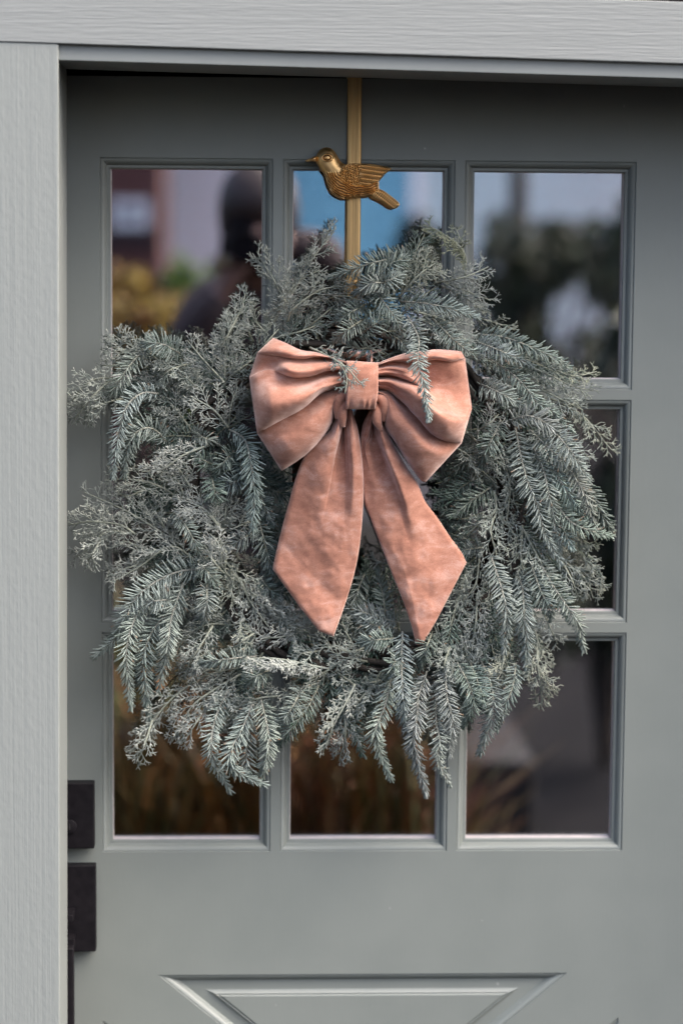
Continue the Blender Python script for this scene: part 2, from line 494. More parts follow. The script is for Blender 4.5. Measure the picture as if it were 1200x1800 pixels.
mm = 0.001
STICK = [(0, 0), (0.25 * mm, 1.5 * mm), (0.9 * mm, 1.9 * mm), (1.5 * mm, 1.3 * mm), (3.0 * mm, 1.7 * mm), (5 * mm, 3.2 * mm), (6.8 * mm, 5.4 * mm), (8.0 * mm, 8.0 * mm),
         (8.3 * mm, 9.8 * mm), (8.9 * mm, 10.3 * mm), (12.0 * mm, 10.6 * mm), (12.6 * mm, 11.4 * mm), (12.8 * mm, 16.0 * mm)]
SEAL = [(12.75 * mm, 15.8 * mm), (13.4 * mm, 16.2 * mm), (13.6 * mm, 23.8 * mm)]
for r in range(3):
    for k in range(3):
        x0, z1 = GX[k], GZ[r]; x1, z0 = x0 + pw, z1 - ph
        poly = [(x0, z0), (x1, z0), (x1, z1), (x0, z1)]
        v, f = ring_profile(poly, STICK)
        mo = mesh_obj('pane_moulding', v, f, M['door'], door, True, sharp=28)
        v, f = ring_profile(poly, SEAL)
        mesh_obj('glazing_seal', v, f, M['bead'], mo)
        box('glass_pane', x0 + 0.0127, x1 - 0.0127, 0.0235, 0.0275, z0 + 0.0127, z1 - 0.0127, M['glass'], door)

# crossbuck below: four sunk triangular panels in a rail-wide sheet
cz_t = Z(278, 1714); cz_l = Z(181, 1794)
cx0 = X(278, 1714); cx1 = X(996, 1710)
slope = 0.837
hw = (cx1 - cx0) / 2; cxm = (cx0 + cx1) / 2
gap = (cz_t + slope * (cx0 - X0)) - cz_l
zc = cz_t - slope * hw - gap / 2
cz_b = 2 * zc - cz_t; cz_lb = 2 * zc - cz_l
xw = (cz_l - zc) / slope
tris = [[(cx0, cz_t), (cxm, cz_t - slope * hw), (cx1, cz_t)],
        [(cx0, cz_b), (cx1, cz_b), (cxm, cz_b + slope * hw)],
        [(X0, cz_l), (X0, cz_lb), (X0 + xw, zc)],
        [(X0 + 0.66, cz_lb), (X0 + 0.66, cz_l), (X0 + 0.66 - xw, zc)]]
PAN = [(0, 0), (0.3 * mm, 1.6 * mm), (1.1 * mm, 1.9 * mm), (1.7 * mm, 1.4 * mm), (3.4 * mm, 2.0 * mm), (5.6 * mm, 4.0 * mm), (7.4 * mm, 7.0 * mm), (8.0 * mm, 7.2 * mm), (9.0 * mm, 8.6 * mm),
       (9.6 * mm, 9.4 * mm), (21 * mm, 8.6 * mm), (23 * mm, 7.6 * mm), (26.5 * mm, 4.6 * mm), (27.2 * mm, 5.2 * mm), (28.4 * mm, 4.9 * mm), (29.4 * mm, 3.6 * mm), (30 * mm, 3.4 * mm)]
for t in tris:
    v, f = ring_profile(t, PAN, True)
    mesh_obj('crossbuck_panel', v, f, M['door'], door, True, sharp=25)
# lower sheet of the door between the triangles, cut from the four openings
xl0, xr0, zt0, zb0 = X0, X0 + 0.66, ZBOT, 0.022
pts = [(xl0, zb0), (xr0, zb0), (xr0, zt0), (xl0, zt0)]; edges = [(0, 1), (1, 2), (2, 3), (3, 0)]
for t in tris:
    b0 = len(pts); pts += t; edges += [(b0, b0 + 1), (b0 + 1, b0 + 2), (b0 + 2, b0)]
vv, ee, ff, _, _, _ = delaunay_2d_cdt([Vector(p) for p in pts], edges, [], 1, 1e-6)


def in_tri(p, t):
    s = [(t[(i + 1) % 3][0] - t[i][0]) * (p[1] - t[i][1]) - (t[(i + 1) % 3][1] - t[i][1]) * (p[0] - t[i][0]) for i in range(3)]
    return all(q > 1e-9 for q in s) or all(q < -1e-9 for q in s)


keep = []
for q in ff:
    c = (sum(vv[i][0] for i in q) / 3, sum(vv[i][1] for i in q) / 3)
    if not any(in_tri(c, t) for t in tris): keep.append(tuple(q))
nv = len(vv)
mesh_obj('lower_panel_frame', [(p[0], 0, p[1]) for p in vv] + [(xl0, DY, zb0), (xr0, DY, zb0), (xr0, DY, zt0), (xl0, DY, zt0)],
         [q for q in keep] + [(nv, nv + 1, nv + 2, nv + 3)], M['door'], door)

# lock hardware, half hidden behind the frame edge
def plate(name, u0, u1, v0, v1, dfront, parent):
    a = P(u0, v0, dfront); b = P(u1, v1, dfront)
    return box(name, a[0], b[0], -dfront, -0.0005, b[2], a[2], M['black'], parent, 0.0016)


dead = plate('deadbolt_plate', 84, 166, 1377, 1492, 0.020, door)
a = P(123, 1452, 0.020)
v, f = tube([(a[0], -0.0195, a[2]), (a[0], -0.0235, a[2]), (a[0], -0.0240, a[2])], [0.0085, 0.0085, 0.0075], 28)
cyl = mesh_obj('lock_cylinder', v, f, M['black'], dead, True, sharp=40)
box('keyhole', a[0] - 0.0006, a[0] + 0.0006, -0.0245, -0.0236, a[2] - 0.004, a[2] + 0.004, M['rubber'], dead)
hp = plate('handle_plate', 84, 169, 1522, 1673, 0.018, door)
a = P(118, 1600, 0.03); b = P(131, 1645, 0.03)
box('thumb_latch', a[0] - 0.008, b[0], -0.052, -0.0178, Z(125, 1612, 0.03), Z(125, 1600, 0.03), M['black'], hp, 0.001)
box('grip_mount', a[0] - 0.008, b[0] + 0.0005, -0.040, -0.0178, Z(125, 1668, 0.03), Z(125, 1646, 0.03), M['black'], hp, 0.001)
box('grip_bar', a[0] - 0.012, X(130.5, 1700, 0.05), -0.058, -0.042, Z(125, 1668, 0.05) - 0.19, Z(125, 1664, 0.05), M['black'], hp, 0.0018)

# ------------------------------------------------------------------ wreath hanger with a cast bird
sx0, sx1 = X(609.5, 300, 0.004), X(634.5, 300, 0.004)
hang = thing('wreath_hanger', 'brass over-door wreath hanger strap with a gold bird ornament', 'hanger', ((sx0 + sx1) / 2, -0.004, ztop_door))
zs1 = ztop_door + 0.0026
zs0 = Z(620, 520, 0.004)


def strap_mesh():
    w = (sx1 - sx0)
    prof = [(0, -0.0028), (0.06 * w, -0.0040), (0.16 * w, -0.0044), (0.34 * w, -0.0044), (0.37 * w, -0.0039), (0.63 * w, -0.0039),
            (0.66 * w, -0.0044), (0.84 * w, -0.0044), (0.94 * w, -0.0040), (w, -0.0028), (w, -0.0018), (0, -0.0018)]
    r = [[(sx0 + a, b, z) for a, b in prof] for z in (zs0, zs1)]
    return rings_mesh(r, True, True)


v, f = strap_mesh(); mesh_obj('strap', v, f, M['brass'], hang)
box('top_hook', sx0, sx1, -0.0040, 0.047, ztop_door + 0.0005, ztop_door + 0.0024, M['brass'], hang)
box('rear_hook', sx0, sx1, 0.0450, 0.047, ztop_door - 0.03, ztop_door + 0.0004, M['brass'], hang)
v, f = tube([((sx0 + sx1) / 2, -0.003, zs0 + 0.004), ((sx0 + sx1) / 2, -0.02, zs0 - 0.004), ((sx0 + sx1) / 2, -0.045, zs0), ((sx0 + sx1) / 2, -0.05, zs0 + 0.02)], 0.0028, 10, 24)
mesh_obj('wreath_hook', v, f, M['brass'], hang, True)


def seg_dist(p, poly):
    a = np.array(poly, float); b = np.roll(a, -1, 0)
    best = np.full(len(p), 1e9)
    for i in range(len(a)):
        d = b[i] - a[i]; t = np.clip(((p - a[i]) @ d) / (d @ d + 1e-12), 0, 1)
        best = np.minimum(best, np.linalg.norm(p - (a[i] + t[:, None] * d), axis=1))
    return best


def inside(p, poly):
    a = np.array(poly, float); b = np.roll(a, -1, 0); c = np.zeros(len(p), bool)
    for i in range(len(a)):
        k = ((a[i, 1] > p[:, 1]) != (b[i, 1] > p[:, 1])) & (p[:, 0] < (b[i, 0] - a[i, 0]) * (p[:, 1] - a[i, 1]) / (b[i, 1] - a[i, 1] + 1e-12) + a[i, 0])
        c ^= k
    return c


def relief(name, poly, step, hfun, d0, mat, parent, closed_curve=True):
    """Cast relief: polygon in photo px, height (metres above plane d0) from hfun(points, distance to edge in px)."""
    pc = np.array(poly, float)
    if closed_curve:
        q = catmull(np.vstack([pc, pc[:1]]), max(40, int(np.linalg.norm(np.diff(pc, axis=0), axis=1).sum() / step)))[:-1]
    else: q = pc
    lo, hi = q.min(0), q.max(0)
    gx, gy = np.meshgrid(np.arange(lo[0], hi[0], step), np.arange(lo[1], hi[1], step))
    gx = gx + (np.arange(gx.shape[0]) % 2)[:, None] * step * 0.5
    gp = np.stack([gx.ravel(), gy.ravel()], 1)
    gp = gp[inside(gp, q)]; gp = gp[seg_dist(gp, q) > step * 0.55]
    allp = np.vstack([q, gp]); nq = len(q)
    vv, _, ff, *_ = delaunay_2d_cdt([Vector(p) for p in allp], [(i, (i + 1) % nq) for i in range(nq)], [], 1, 1e-7)
    pp = np.array([[p[0], p[1]] for p in vv])
    dist = np.zeros(len(pp)); dist[nq:] = seg_dist(pp[nq:], q)
    h = hfun(pp, dist)
    ver = [P(pp[i, 0], pp[i, 1], d0 + h[i]) for i in range(len(pp))]
    nb = len(ver); ver += [P(q[i, 0], q[i, 1], d0 - 0.004) for i in range(nq)]
    fc = [tuple(x) for x in ff]
    a = np.cross(np.array(ver[fc[0][1]]) - ver[fc[0][0]], np.array(ver[fc[0][2]]) - ver[fc[0][0]])
    if a[1] > 0: fc = [x[::-1] for x in fc]
    fc += [(i, (i + 1) % nq, nb + (i + 1) % nq, nb + i) for i in range(nq)]
    return mesh_obj(name, ver, fc, mat, parent, True, sharp=70)


def bz(pts): return [(520 + x / 5.295, 120 + y / 5.295) for x, y in pts]


def dome(d, r): return np.sqrt(np.clip(1 - (1 - np.clip(d / r, 0, 1)) ** 2, 0, 1))


bodyp = bz([(188, 822), (200, 790), (240, 748), (290, 735), (340, 755), (382, 808), (412, 860), (450, 890), (560, 915), (700, 960), (765, 1040), (772, 1110), (778, 1140),
            (690, 1196), (560, 1203), (440, 1222), (350, 1182), (300, 1110), (265, 1000), (232, 952), (202, 905), (188, 868)])


def body_h(p, d):
    h = 0.0015 + 0.0105 * dome(d, 17)
    x, y = p[:, 0], p[:, 1]
    # breast feathers: wavy grooves running round the belly
    chest = sstep(300, 308, y) * (1 - sstep(660, 668, x))
    cx_, cy_ = 640, 285
    ang = np.arctan2(y - cy_, x - cx_); rad = np.hypot((x - cx_) * 0.8, y - cy_)
    g_ = np.sin(rad * 1.75 + 1.6 * np.sin(ang * 9 + rad * 0.25) + 0.8 * np.sin(ang * 23))
    h = h + chest * 0.0013 * np.clip(g_, -0.6, 1) * sstep(0, 4, d)
    # eye socket
    ex, ey = bz([(290, 832)])[0]
    e_ = np.hypot((x - ex) / 1.5, (y - ey))
    h = h - 0.0018 * np.exp(-((e_ - 4.2) / 0.8) ** 2) + 0.0009 * np.exp(-((e_ - 5.9) / 1.0) ** 2)
    return h


BD = 0.0062
bird = relief('bird_body', bodyp, 0.62, body_h, BD, M['bird'], hang)
wingp = bz([(392, 1000), (402, 960), (432, 915), (480, 888), (600, 886), (720, 893), (882, 930), (830, 985), (772, 1050), (690, 1092), (590, 1100), (510, 1092), (440, 1058), (400, 1025)])


def wing_h(p, d):
    x, y = p[:, 0], p[:, 1]
    u = (x - 594) / (686 - 594); w = (y - (288 + 4 * u)) / np.maximum(8, 40 - 30 * u)
    h = 0.0105 + 0.0030 * dome(d, 7)
    front = 1 - sstep(630, 636, x)
    sc = np.sin((x + 3 * np.sin(y * 0.5)) * 0.95) * np.sin(y * 0.85 + x * 0.4)
    h = h + front * 0.0013 * sc * sstep(0, 2.5, d)
    k = np.floor((y - 288 - (x - 636) * 0.14) / 8.0)
    fy = (y - 288 - (x - 636) * 0.14) / 8.0 - k
    vane = np.sqrt(np.clip(1 - (2 * fy - 1) ** 2, 0, 1))
    barb = np.sin((x * 1.0 + (fy - 0.5) * 6) * 2.1)
    h = h + (1 - front) * (0.0014 * vane + 0.0006 * barb * vane) * sstep(0, 2, d)
    return h


relief('wing', wingp, 0.62, wing_h, BD, M['bird'], bird)
tailp = bz([(735, 1130), (790, 1128), (862, 1172), (962, 1262), (900, 1312), (800, 1252), (700, 1196)])


def tail_h(p, d):
    x, y = p[:, 0], p[:, 1]
    s = (x * 0.80 + y * 0.6); t = (-x * 0.6 + y * 0.8)
    return 0.0040 + 0.0042 * dome(d, 6) + 0.0005 * np.sin(s * 1.7) * sstep(0, 2, d) - 0.0006 * np.exp(-((t + 120.5 - 0) % 9 - 4.5) ** 2)


relief('tail', tailp, 0.62, tail_h, BD, M['bird'], bird)
beakp = bz([(84, 858), (130, 838), (185, 818), (194, 845), (188, 868), (140, 866), (104, 872)])
relief('beak', beakp, 0.5, lambda p, d: 0.003 + 0.0052 * dome(d, 4.5) - 0.0008 * np.exp(-(((p[:, 1] - (120 + 862 / 5.295) + (p[:, 0] - 545) * 0.06) + 1.2) / 0.7) ** 2), BD, M['bird'], bird)
ex, ey = bz([(284, 832)])[0]
rings = []
for k in range(7):
    a = k / 6 * math.pi / 2
    rings.append([P(ex + 3.1 * math.cos(a) * math.cos(w), ey + 2.9 * math.cos(a) * math.sin(w), BD + 0.0108 + 0.0019 * math.sin(a)) for w in np.linspace(0, 2 * math.pi, 16, endpoint=False)])
v, f = rings_mesh(rings); mesh_obj('eye', v, f, M['bird'], bird, True)

# ------------------------------------------------------------------ the wreath
WC = P(622, 880, 0.045)
wreath = thing('wreath', 'frosted evergreen wreath of fir and cedar sprigs hanging on the door', 'wreath', WC)
PX = 1 / 1420.0                                         # one photo pixel at the wreath, in metres
parts_ = []
for k in range(7):
    ph0 = k * 0.9; rr = 0.205 + 0.006 * math.sin(k * 2.1)
    pts = []
    for a in np.linspace(0, 2 * math.pi, 60):
        q = 0.010 + 0.003 * math.sin(3 * a + k)
        pts.append((WC[0] + (rr + q * math.cos(5 * a + ph0)) * math.cos(a), -0.034 + q * math.sin(5 * a + ph0), WC[2] + (rr + q * math.cos(5 * a + ph0)) * math.sin(a)))
    parts_.append(tube(pts, 0.0042, 6, cap=False))
v, f = merge(parts_); mesh_obj('vine_ring', v, f, M['vine'], wreath, True)

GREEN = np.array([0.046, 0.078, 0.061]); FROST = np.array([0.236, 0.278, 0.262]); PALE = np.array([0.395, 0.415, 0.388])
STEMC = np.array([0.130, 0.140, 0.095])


def frames(c):
    t = np.gradient(c, axis=0); t /= np.linalg.norm(t, axis=1)[:, None] + 1e-12
    n = np.tile(np.array([0, -1.0, 0.0]), (len(c), 1))
    s = np.cross(t, n); s /= np.linalg.norm(s, axis=1)[:, None] + 1e-9
    n = np.cross(s, t)
    return t, s, n


def blades(p, d, up, L, W, T):
    """Flat needles: arrays of base point, direction, flat normal, length, width, thickness."""
    sd = np.cross(d, up); sd /= np.linalg.norm(sd, axis=1)[:, None] + 1e-9
    nn = np.cross(sd, d); N = len(p)
    L, W, T = L[:, None], W[:, None], T[:, None]
    out = np.zeros((N, 13, 3))
    for k, (fr, ws) in enumerate(((0.0, 0.45), (0.55, 1.0), (0.9, 0.8))):
        c = p + d * L * fr - nn * L * 0.10 * fr * fr
        out[:, 4 * k + 0] = c + sd * W * ws * .5; out[:, 4 * k + 1] = c + nn * T * ws * .5
        out[:, 4 * k + 2] = c - sd * W * ws * .5; out[:, 4 * k + 3] = c - nn * T * ws * .5
    out[:, 12] = p + d * L - nn * L * 0.10
    f = []
    base = np.array([(4 * k + i, 4 * k + (i + 1) % 4, 4 * k + 4 + (i + 1) % 4, 4 * k + 4 + i) for k in range(2) for i in range(4)])
    tip = np.array([(8 + i, 8 + (i + 1) % 4, 12) for i in range(4)])
    off = (np.arange(N) * 13)[:, None, None]
    f = (base[None] + off).reshape(-1, 4).tolist() + (tip[None] + off).reshape(-1, 3).tolist()
    return out.reshape(-1, 3), f


def fir(pts3, bright=0.5, nl=0.0190, dens=1.0):
    """Fir twig along 3-D points: stem object with its needles in one mesh."""
    ln = np.linalg.norm(np.diff(pts3, axis=0), axis=1).sum()
    c = catmull(pts3, max(12, int(ln / 0.0024)))
    n = len(c); t, s, nn = frames(c)
    ps, ds, us, Ls, cs = [], [], [], [], []
    rows = [(8, .30), (-8, .30), (172, .30), (188, .30), (48, .55), (132, .55), (90, .8), (-35, .5), (215, .5)]
    wts = [1, .35, 1, .35, .7, .7, .28, .3, .3]
    step = 0.0040 / dens
    nl = nl * nrs.uniform(.86, 1.12)
    hue = np.array([1, 1, 1]) + nrs.normal(0, .03, 3) * np.array([1, .5, 1])
    roll = nrs.uniform(-22, 22); ln_off = nrs.uniform(-8, 8); bright = float(np.clip(bright + nrs.normal(0, .07), 0, 1))
    for (phi, up), w in zip(rows, wts):
        m_ = max(3, int(ln / step * w))
        q = (np.arange(m_) + nrs.uniform(0, 1) + nrs.uniform(-.22, .22, m_)) / m_
        q = np.clip(0.03 + 0.97 * q, 0, 1)
        i = np.clip((q * (n - 1)).astype(int), 0, n - 1)
        ph_ = np.radians(phi + roll + nrs.uniform(-13, 13, m_))
        lean = np.radians(np.interp(q, [0, .6, 1], [62 + ln_off, 52 + ln_off, 24]) + nrs.uniform(-11, 11, m_))
        rad = s[i] * np.cos(ph_)[:, None] + nn[i] * np.sin(ph_)[:, None]
        d = t[i] * np.cos(lean)[:, None] + rad * np.sin(lean)[:, None]
        L = nl * np.interp(q, [0, .12, .6, 1], [.62, 1, .95, .58]) * nrs.uniform(.74, 1.14, m_)
        if 40 < (phi % 360) < 140: L = L * 0.8
        ps.append(c[i]); ds.append(d); us.append(nn[i] + nrs.normal(0, .35, (m_, 3))); Ls.append(L)
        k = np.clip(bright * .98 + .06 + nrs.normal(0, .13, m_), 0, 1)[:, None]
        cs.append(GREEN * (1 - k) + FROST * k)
    # end bud needles
    m_ = 9
    d = t[-1] + s[-1] * nrs.uniform(-.5, .5, (m_, 1)) + nn[-1] * nrs.uniform(-.35, .5, (m_, 1)); d /= np.linalg.norm(d, axis=1)[:, None]
    ps.append(np.tile(c[-1], (m_, 1))); ds.append(d); us.append(np.tile(nn[-1], (m_, 1))); Ls.append(nl * nrs.uniform(.42, .7, m_))
    k = np.clip(bright + nrs.normal(.05, .2, m_), 0, 1)[:, None]; cs.append(GREEN * (1 - k) + FROST * k)
    p = np.vstack(ps); d = np.vstack(ds); u = np.vstack(us); L = np.concatenate(Ls); cc = np.vstack(cs)
    N = len(p)
    v, f = blades(p, d, u, L, nrs.uniform(.0015, .0021, N), np.full(N, .0009))
    col = np.repeat(cc, 13, axis=0).reshape(N, 13, 3)
    col *= hue
    br_ = nrs.rand(N) < .025
    col[br_, 8:] = np.array([.16, .10, .06])
    o = mesh_obj('fir_sprig', v, f, M['needle'], wreath, True, col.reshape(-1, 3))
    sv, sf = tube(c[::3], [0.0014, 0.0010, 0.0006], 5)
    sc = np.tile(STEMC * (1 - .45 * bright) + np.array([.33, .32, .33]) * .45 * bright, (len(sv), 1))
    mesh_obj('stem', sv, sf, M['needle'], o, True, sc)
    return o


def cedar(pts3, width=0.03, bright=0.6, dens=1.0, side=0, roll=None, yellow=0.0):
    """Flat branching cedar spray along 3-D points."""
    ln = np.linalg.norm(np.diff(pts3, axis=0), axis=1).sum()
    c = catmull(pts3, max(10, int(ln / 0.003)))
    n = len(c); t, s, nn = frames(c)
    roll = math.radians(nrs.uniform(-40, 40)) if roll is None else roll
    S_ = s * math.cos(roll) + nn * math.sin(roll); N_ = -s * math.sin(roll) + nn * math.cos(roll)
    A, B, RA, RB, K = [], [], [], [], []

    def seg(a, b, ra, rb, k): A.append(a); B.append(b); RA.append(ra); RB.append(rb); K.append(k)
    step = 0.0072 / dens
    pos = 0.06 * ln; sg = 1
    while pos < ln:
        q = pos / ln; i = min(n - 1, int(q * (n - 1)))
        sg = -sg
        use = sg if side == 0 or rnd.random() > .72 else side
        L = width * (np.interp(q, [0, .25, .7, 1], [.55, 1, .72, .22])) * rnd.uniform(.72, 1.22)
        ang = math.radians(rnd.uniform(28, 48)); up = rnd.uniform(-.35, .45)
        d = t[i] * math.cos(ang) + use * S_[i] * math.sin(ang) + N_[i] * up * .6
        d /= np.linalg.norm(d)
        a = c[i]; m_ = max(2, int(L / 0.0042)); sub = -1
        lat = np.cross(d, N_[i]); lat /= np.linalg.norm(lat) + 1e-9
        dd = d.copy()
        for j in range(m_):
            dd = dd + t[i] * 0.05 + lat * rnd.uniform(-.10, .10) + N_[i] * rnd.uniform(-.10, .10); dd /= np.linalg.norm(dd)
            b = a + dd * (L / m_)
            fr = j / m_
            seg(a, b, .00085 - .00030 * fr, .00082 - .00030 * fr, .15 + .4 * fr)
            for _ in range(2 if rnd.random() < .55 else 1):
                sub = -sub
                l2 = rnd.uniform(.0042, .0088) * (1.0 - .35 * fr)
                a2 = math.radians(rnd.uniform(26, 52))
                e = dd * math.cos(a2) + sub * lat * math.sin(a2) + N_[i] * rnd.uniform(-.25, .45); e /= np.linalg.norm(e)
                p2 = b + e * l2
                seg(b, p2, .00060, .00055, .55)
                for s3 in (-1, 1):
                    if rnd.random() < .86:
                        a3 = math.radians(rnd.uniform(18, 40))
                        g3 = e * math.cos(a3) + s3 * lat * math.sin(a3) + N_[i] * rnd.uniform(-.2, .35); g3 /= np.linalg.norm(g3)
                        seg(p2, p2 + g3 * rnd.uniform(.0024, .0048), .00060, .00050, .95)
            a = b
        for s3 in (-1, 1, 0):
            a3 = math.radians(30 * s3 + rnd.uniform(-8, 8))
            g3 = dd * math.cos(a3) + lat * math.sin(a3); g3 /= np.linalg.norm(g3)
            seg(a, a + g3 * rnd.uniform(.003, .0055), .00062, .00055, 1.0)
        pos += step * rnd.uniform(.75, 1.25)
    A = np.array(A); B = np.array(B); RA = np.array(RA)[:, None]; RB = np.array(RB)[:, None]; K = np.array(K)
    d = B - A; d /= np.linalg.norm(d, axis=1)[:, None] + 1e-12
    h = np.cross(d, np.array([.3, -.9, .2])); h /= np.linalg.norm(h, axis=1)[:, None] + 1e-9; w = np.cross(d, h)
    Nn = len(A); ov = np.zeros((Nn, 7, 3))
    for k in range(3):
        an = 2 * math.pi * k / 3
        r_ = h * math.cos(an) + w * math.sin(an)
        ov[:, k] = A + r_ * RA; ov[:, 3 + k] = B + r_ * RB
    ov[:, 6] = B + d * RB * 1.6
    bf = np.array([(k, (k + 1) % 3, 3 + (k + 1) % 3, 3 + k) for k in range(3)]); tf = np.array([(3 + k, 3 + (k + 1) % 3, 6) for k in range(3)])
    off = (np.arange(Nn) * 7)[:, None, None]
    f = (bf[None] + off).reshape(-1, 4).tolist() + (tf[None] + off).reshape(-1, 3).tolist()
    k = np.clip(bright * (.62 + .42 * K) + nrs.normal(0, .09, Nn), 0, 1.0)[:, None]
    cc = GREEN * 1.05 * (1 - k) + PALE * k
    cc = cc * (1 - yellow) + cc * yellow * np.array([1.12, 1.05, .72])
    o = mesh_obj('cedar_sprig', ov.reshape(-1, 3), f, M['needle'], wreath, True, np.repeat(cc, 7, axis=0))
    sv, sf = tube(c, [0.0015, 0.0011, 0.0007], 6)
    kk = bright * .7
    sc = np.tile(STEMC * 1.1 * (1 - kk) + np.array([.30, .33, .30]) * kk, (len(sv), 1))
    mesh_obj('stem', sv, sf, M['needle'], o, True, sc)
    return o


def lift(px, d0, d1, d2):
    """Photo polyline -> 3-D points whose distance from the door runs d0 (base) - d1 (middle) - d2 (tip)."""
    n = len(px)
    return np.array([P(u, v, float(np.interp(i / max(1, n - 1), [0, .5, 1], [d0, d1, d2]))) for i, (u, v) in enumerate(px)])


FIRS = [  # polyline base -> tip, brightness
 ([(642,535),(615,550),(587,565)],.35), ([(722,447),(655,462),(585,486)],.45), ([(648,482),(690,462),(728,446)],.4), ([(655,500),(685,492),(712,478)],.55), ([(690,500),(655,497),(628,512)],.4),
 ([(630,590),(655,572),(680,556)],.4), ([(650,612),(625,612),(598,602)],.35), ([(655,505),(672,528),(690,553),(706,582)],.6), ([(703,530),(745,533),(785,541),(835,556)],.65),
 ([(690,590),(706,602),(718,622)],.5), ([(838,588),(880,592),(915,603),(950,618),(985,637),(1010,660)],.5), ([(833,600),(875,615),(928,640)],.55),
 ([(848,624),(890,650),(920,677),(942,706),(970,724),(1000,752)],.7), ([(842,675),(877,690),(918,714)],.55), ([(893,740),(928,731),(960,745),(984,766)],.6),
 ([(905,752),(914,800),(926,845),(944,890),(956,935),(982,984)],.6), ([(936,785),(954,827),(963,865),(970,902),(983,960)],.5), ([(955,785),(980,838),(1003,875),(1027,908)],.8),
 ([(983,795),(1010,840),(1030,878),(1044,928)],.6), ([(990,805),(1038,872),(1060,910),(1073,935)],.45), ([(972,880),(1002,917),(1035,932),(1070,942)],.55), ([(930,755),(972,795),(1020,832)],.55),
 ([(960,745),(1000,790),(1030,840)],.55), ([(982,915),(1001,958)],.5), ([(860,972),(877,1022),(887,1060),(890,1090),(887,1138)],.65), ([(908,1000),(918,1040),(920,1080),(924,1122),(925,1178)],.6),
 ([(932,990),(948,1035),(960,1060),(967,1080)],.5), ([(944,982),(970,1028),(1000,1072),(1015,1096),(1024,1138)],.6), ([(848,962),(820,966),(798,973)],.45), ([(868,852),(835,875),(800,902)],.4),
 ([(782,1180),(785,1228),(795,1268),(790,1322)],.7), ([(767,1195),(765,1262),(772,1300),(770,1337),(788,1375)],.6), ([(750,1180),(735,1225),(732,1262),(725,1300),(732,1337),(746,1390)],.6),
 ([(707,1110),(705,1162),(707,1212),(710,1250),(712,1278)],.65), ([(690,1180),(676,1240),(660,1282),(665,1312),(683,1361)],.55), ([(803,1165),(824,1205),(832,1237),(815,1272)],.5),
 ([(838,1147),(860,1197),(867,1237),(860,1275),(844,1320)],.5), ([(906,1165),(900,1207),(886,1242),(874,1279)],.4), ([(826,1165),(845,1215),(856,1250)],.35), ([(702,1095),(650,1080),(604,1064)],.55),
 ([(697,1104),(655,1098),(618,1078)],.6), ([(692,1122),(660,1125),(632,1128)],.5), ([(676,1092),(674,1055),(664,1008)],.35), ([(752,1155),(768,1130),(780,1108)],.4), ([(700,1150),(690,1170),(680,1190)],.4),
 ([(365,1000),(317,1004),(275,1022),(240,1050),(220,1085),(205,1120),(172,1149)],.7), ([(312,1018),(252,1065),(230,1107),(222,1150),(225,1190),(231,1237)],.75), ([(334,1050),(285,1087),(260,1127),(252,1162),(255,1205),(261,1257)],.6),
 ([(322,1025),(303,1080),(296,1125),(290,1162),(280,1209)],.75), ([(302,1054),(275,1056),(248,1062)],.65), ([(363,1025),(364,1055),(361,1088)],.6), ([(452,1153),(395,1159),(347,1167)],.6),
 ([(402,1212),(381,1255),(371,1305),(378,1342),(403,1386)],.65), ([(446,1232),(425,1282),(407,1315),(403,1342),(425,1362),(458,1377)],.6), ([(442,1262),(433,1315),(436,1348),(448,1368)],.5), ([(458,1228),(470,1280),(472,1320),(461,1365)],.7),
 ([(534,1204),(511,1247),(486,1283)],.45), ([(560,1205),(541,1242),(512,1282),(488,1312)],.35), ([(474,1178),(452,1188),(434,1202)],.4),
 ([(278,692),(255,690),(235,700),(219,722),(210,757),(203,800),(200,832)],.65), ([(292,776),(276,758),(256,752),(234,766),(223,792),(220,828)],.45), ([(255,612),(226,645),(206,677),(182,703)],.5), ([(318,622),(282,604),(244,606)],.5),
 ([(403,755),(430,773),(441,815),(447,865),(445,925)],.7), ([(455,865),(466,893),(478,918)],.6), ([(452,905),(464,950),(476,1000)],.5), ([(456,932),(428,945),(403,962)],.6), ([(428,840),(410,848),(390,862)],.5),
 ([(308,895),(336,940),(354,980)],.45), ([(340,762),(360,770),(378,780)],.55), ([(385,822),(360,810),(335,796)],.3), ([(372,838),(377,862),(380,885)],.3), ([(455,1012),(470,1032),(486,1048)],.3),
 ([(345,985),(365,1005),(385,1030)],.4), ([(415,790),(395,810),(380,835)],.35), ([(420,800),(425,830),(420,860)],.35), ([(760,560),(800,600),(845,632)],.4), ([(880,740),(860,780),(845,815)],.3), ([(640,560),(610,580),(585,600)],.3),
 ([(760,1110),(748,1140),(740,1170)],.3), ([(640,1010),(628,1040),(622,1070)],.3), ([(800,1070),(790,1110),(786,1150)],.3),
]
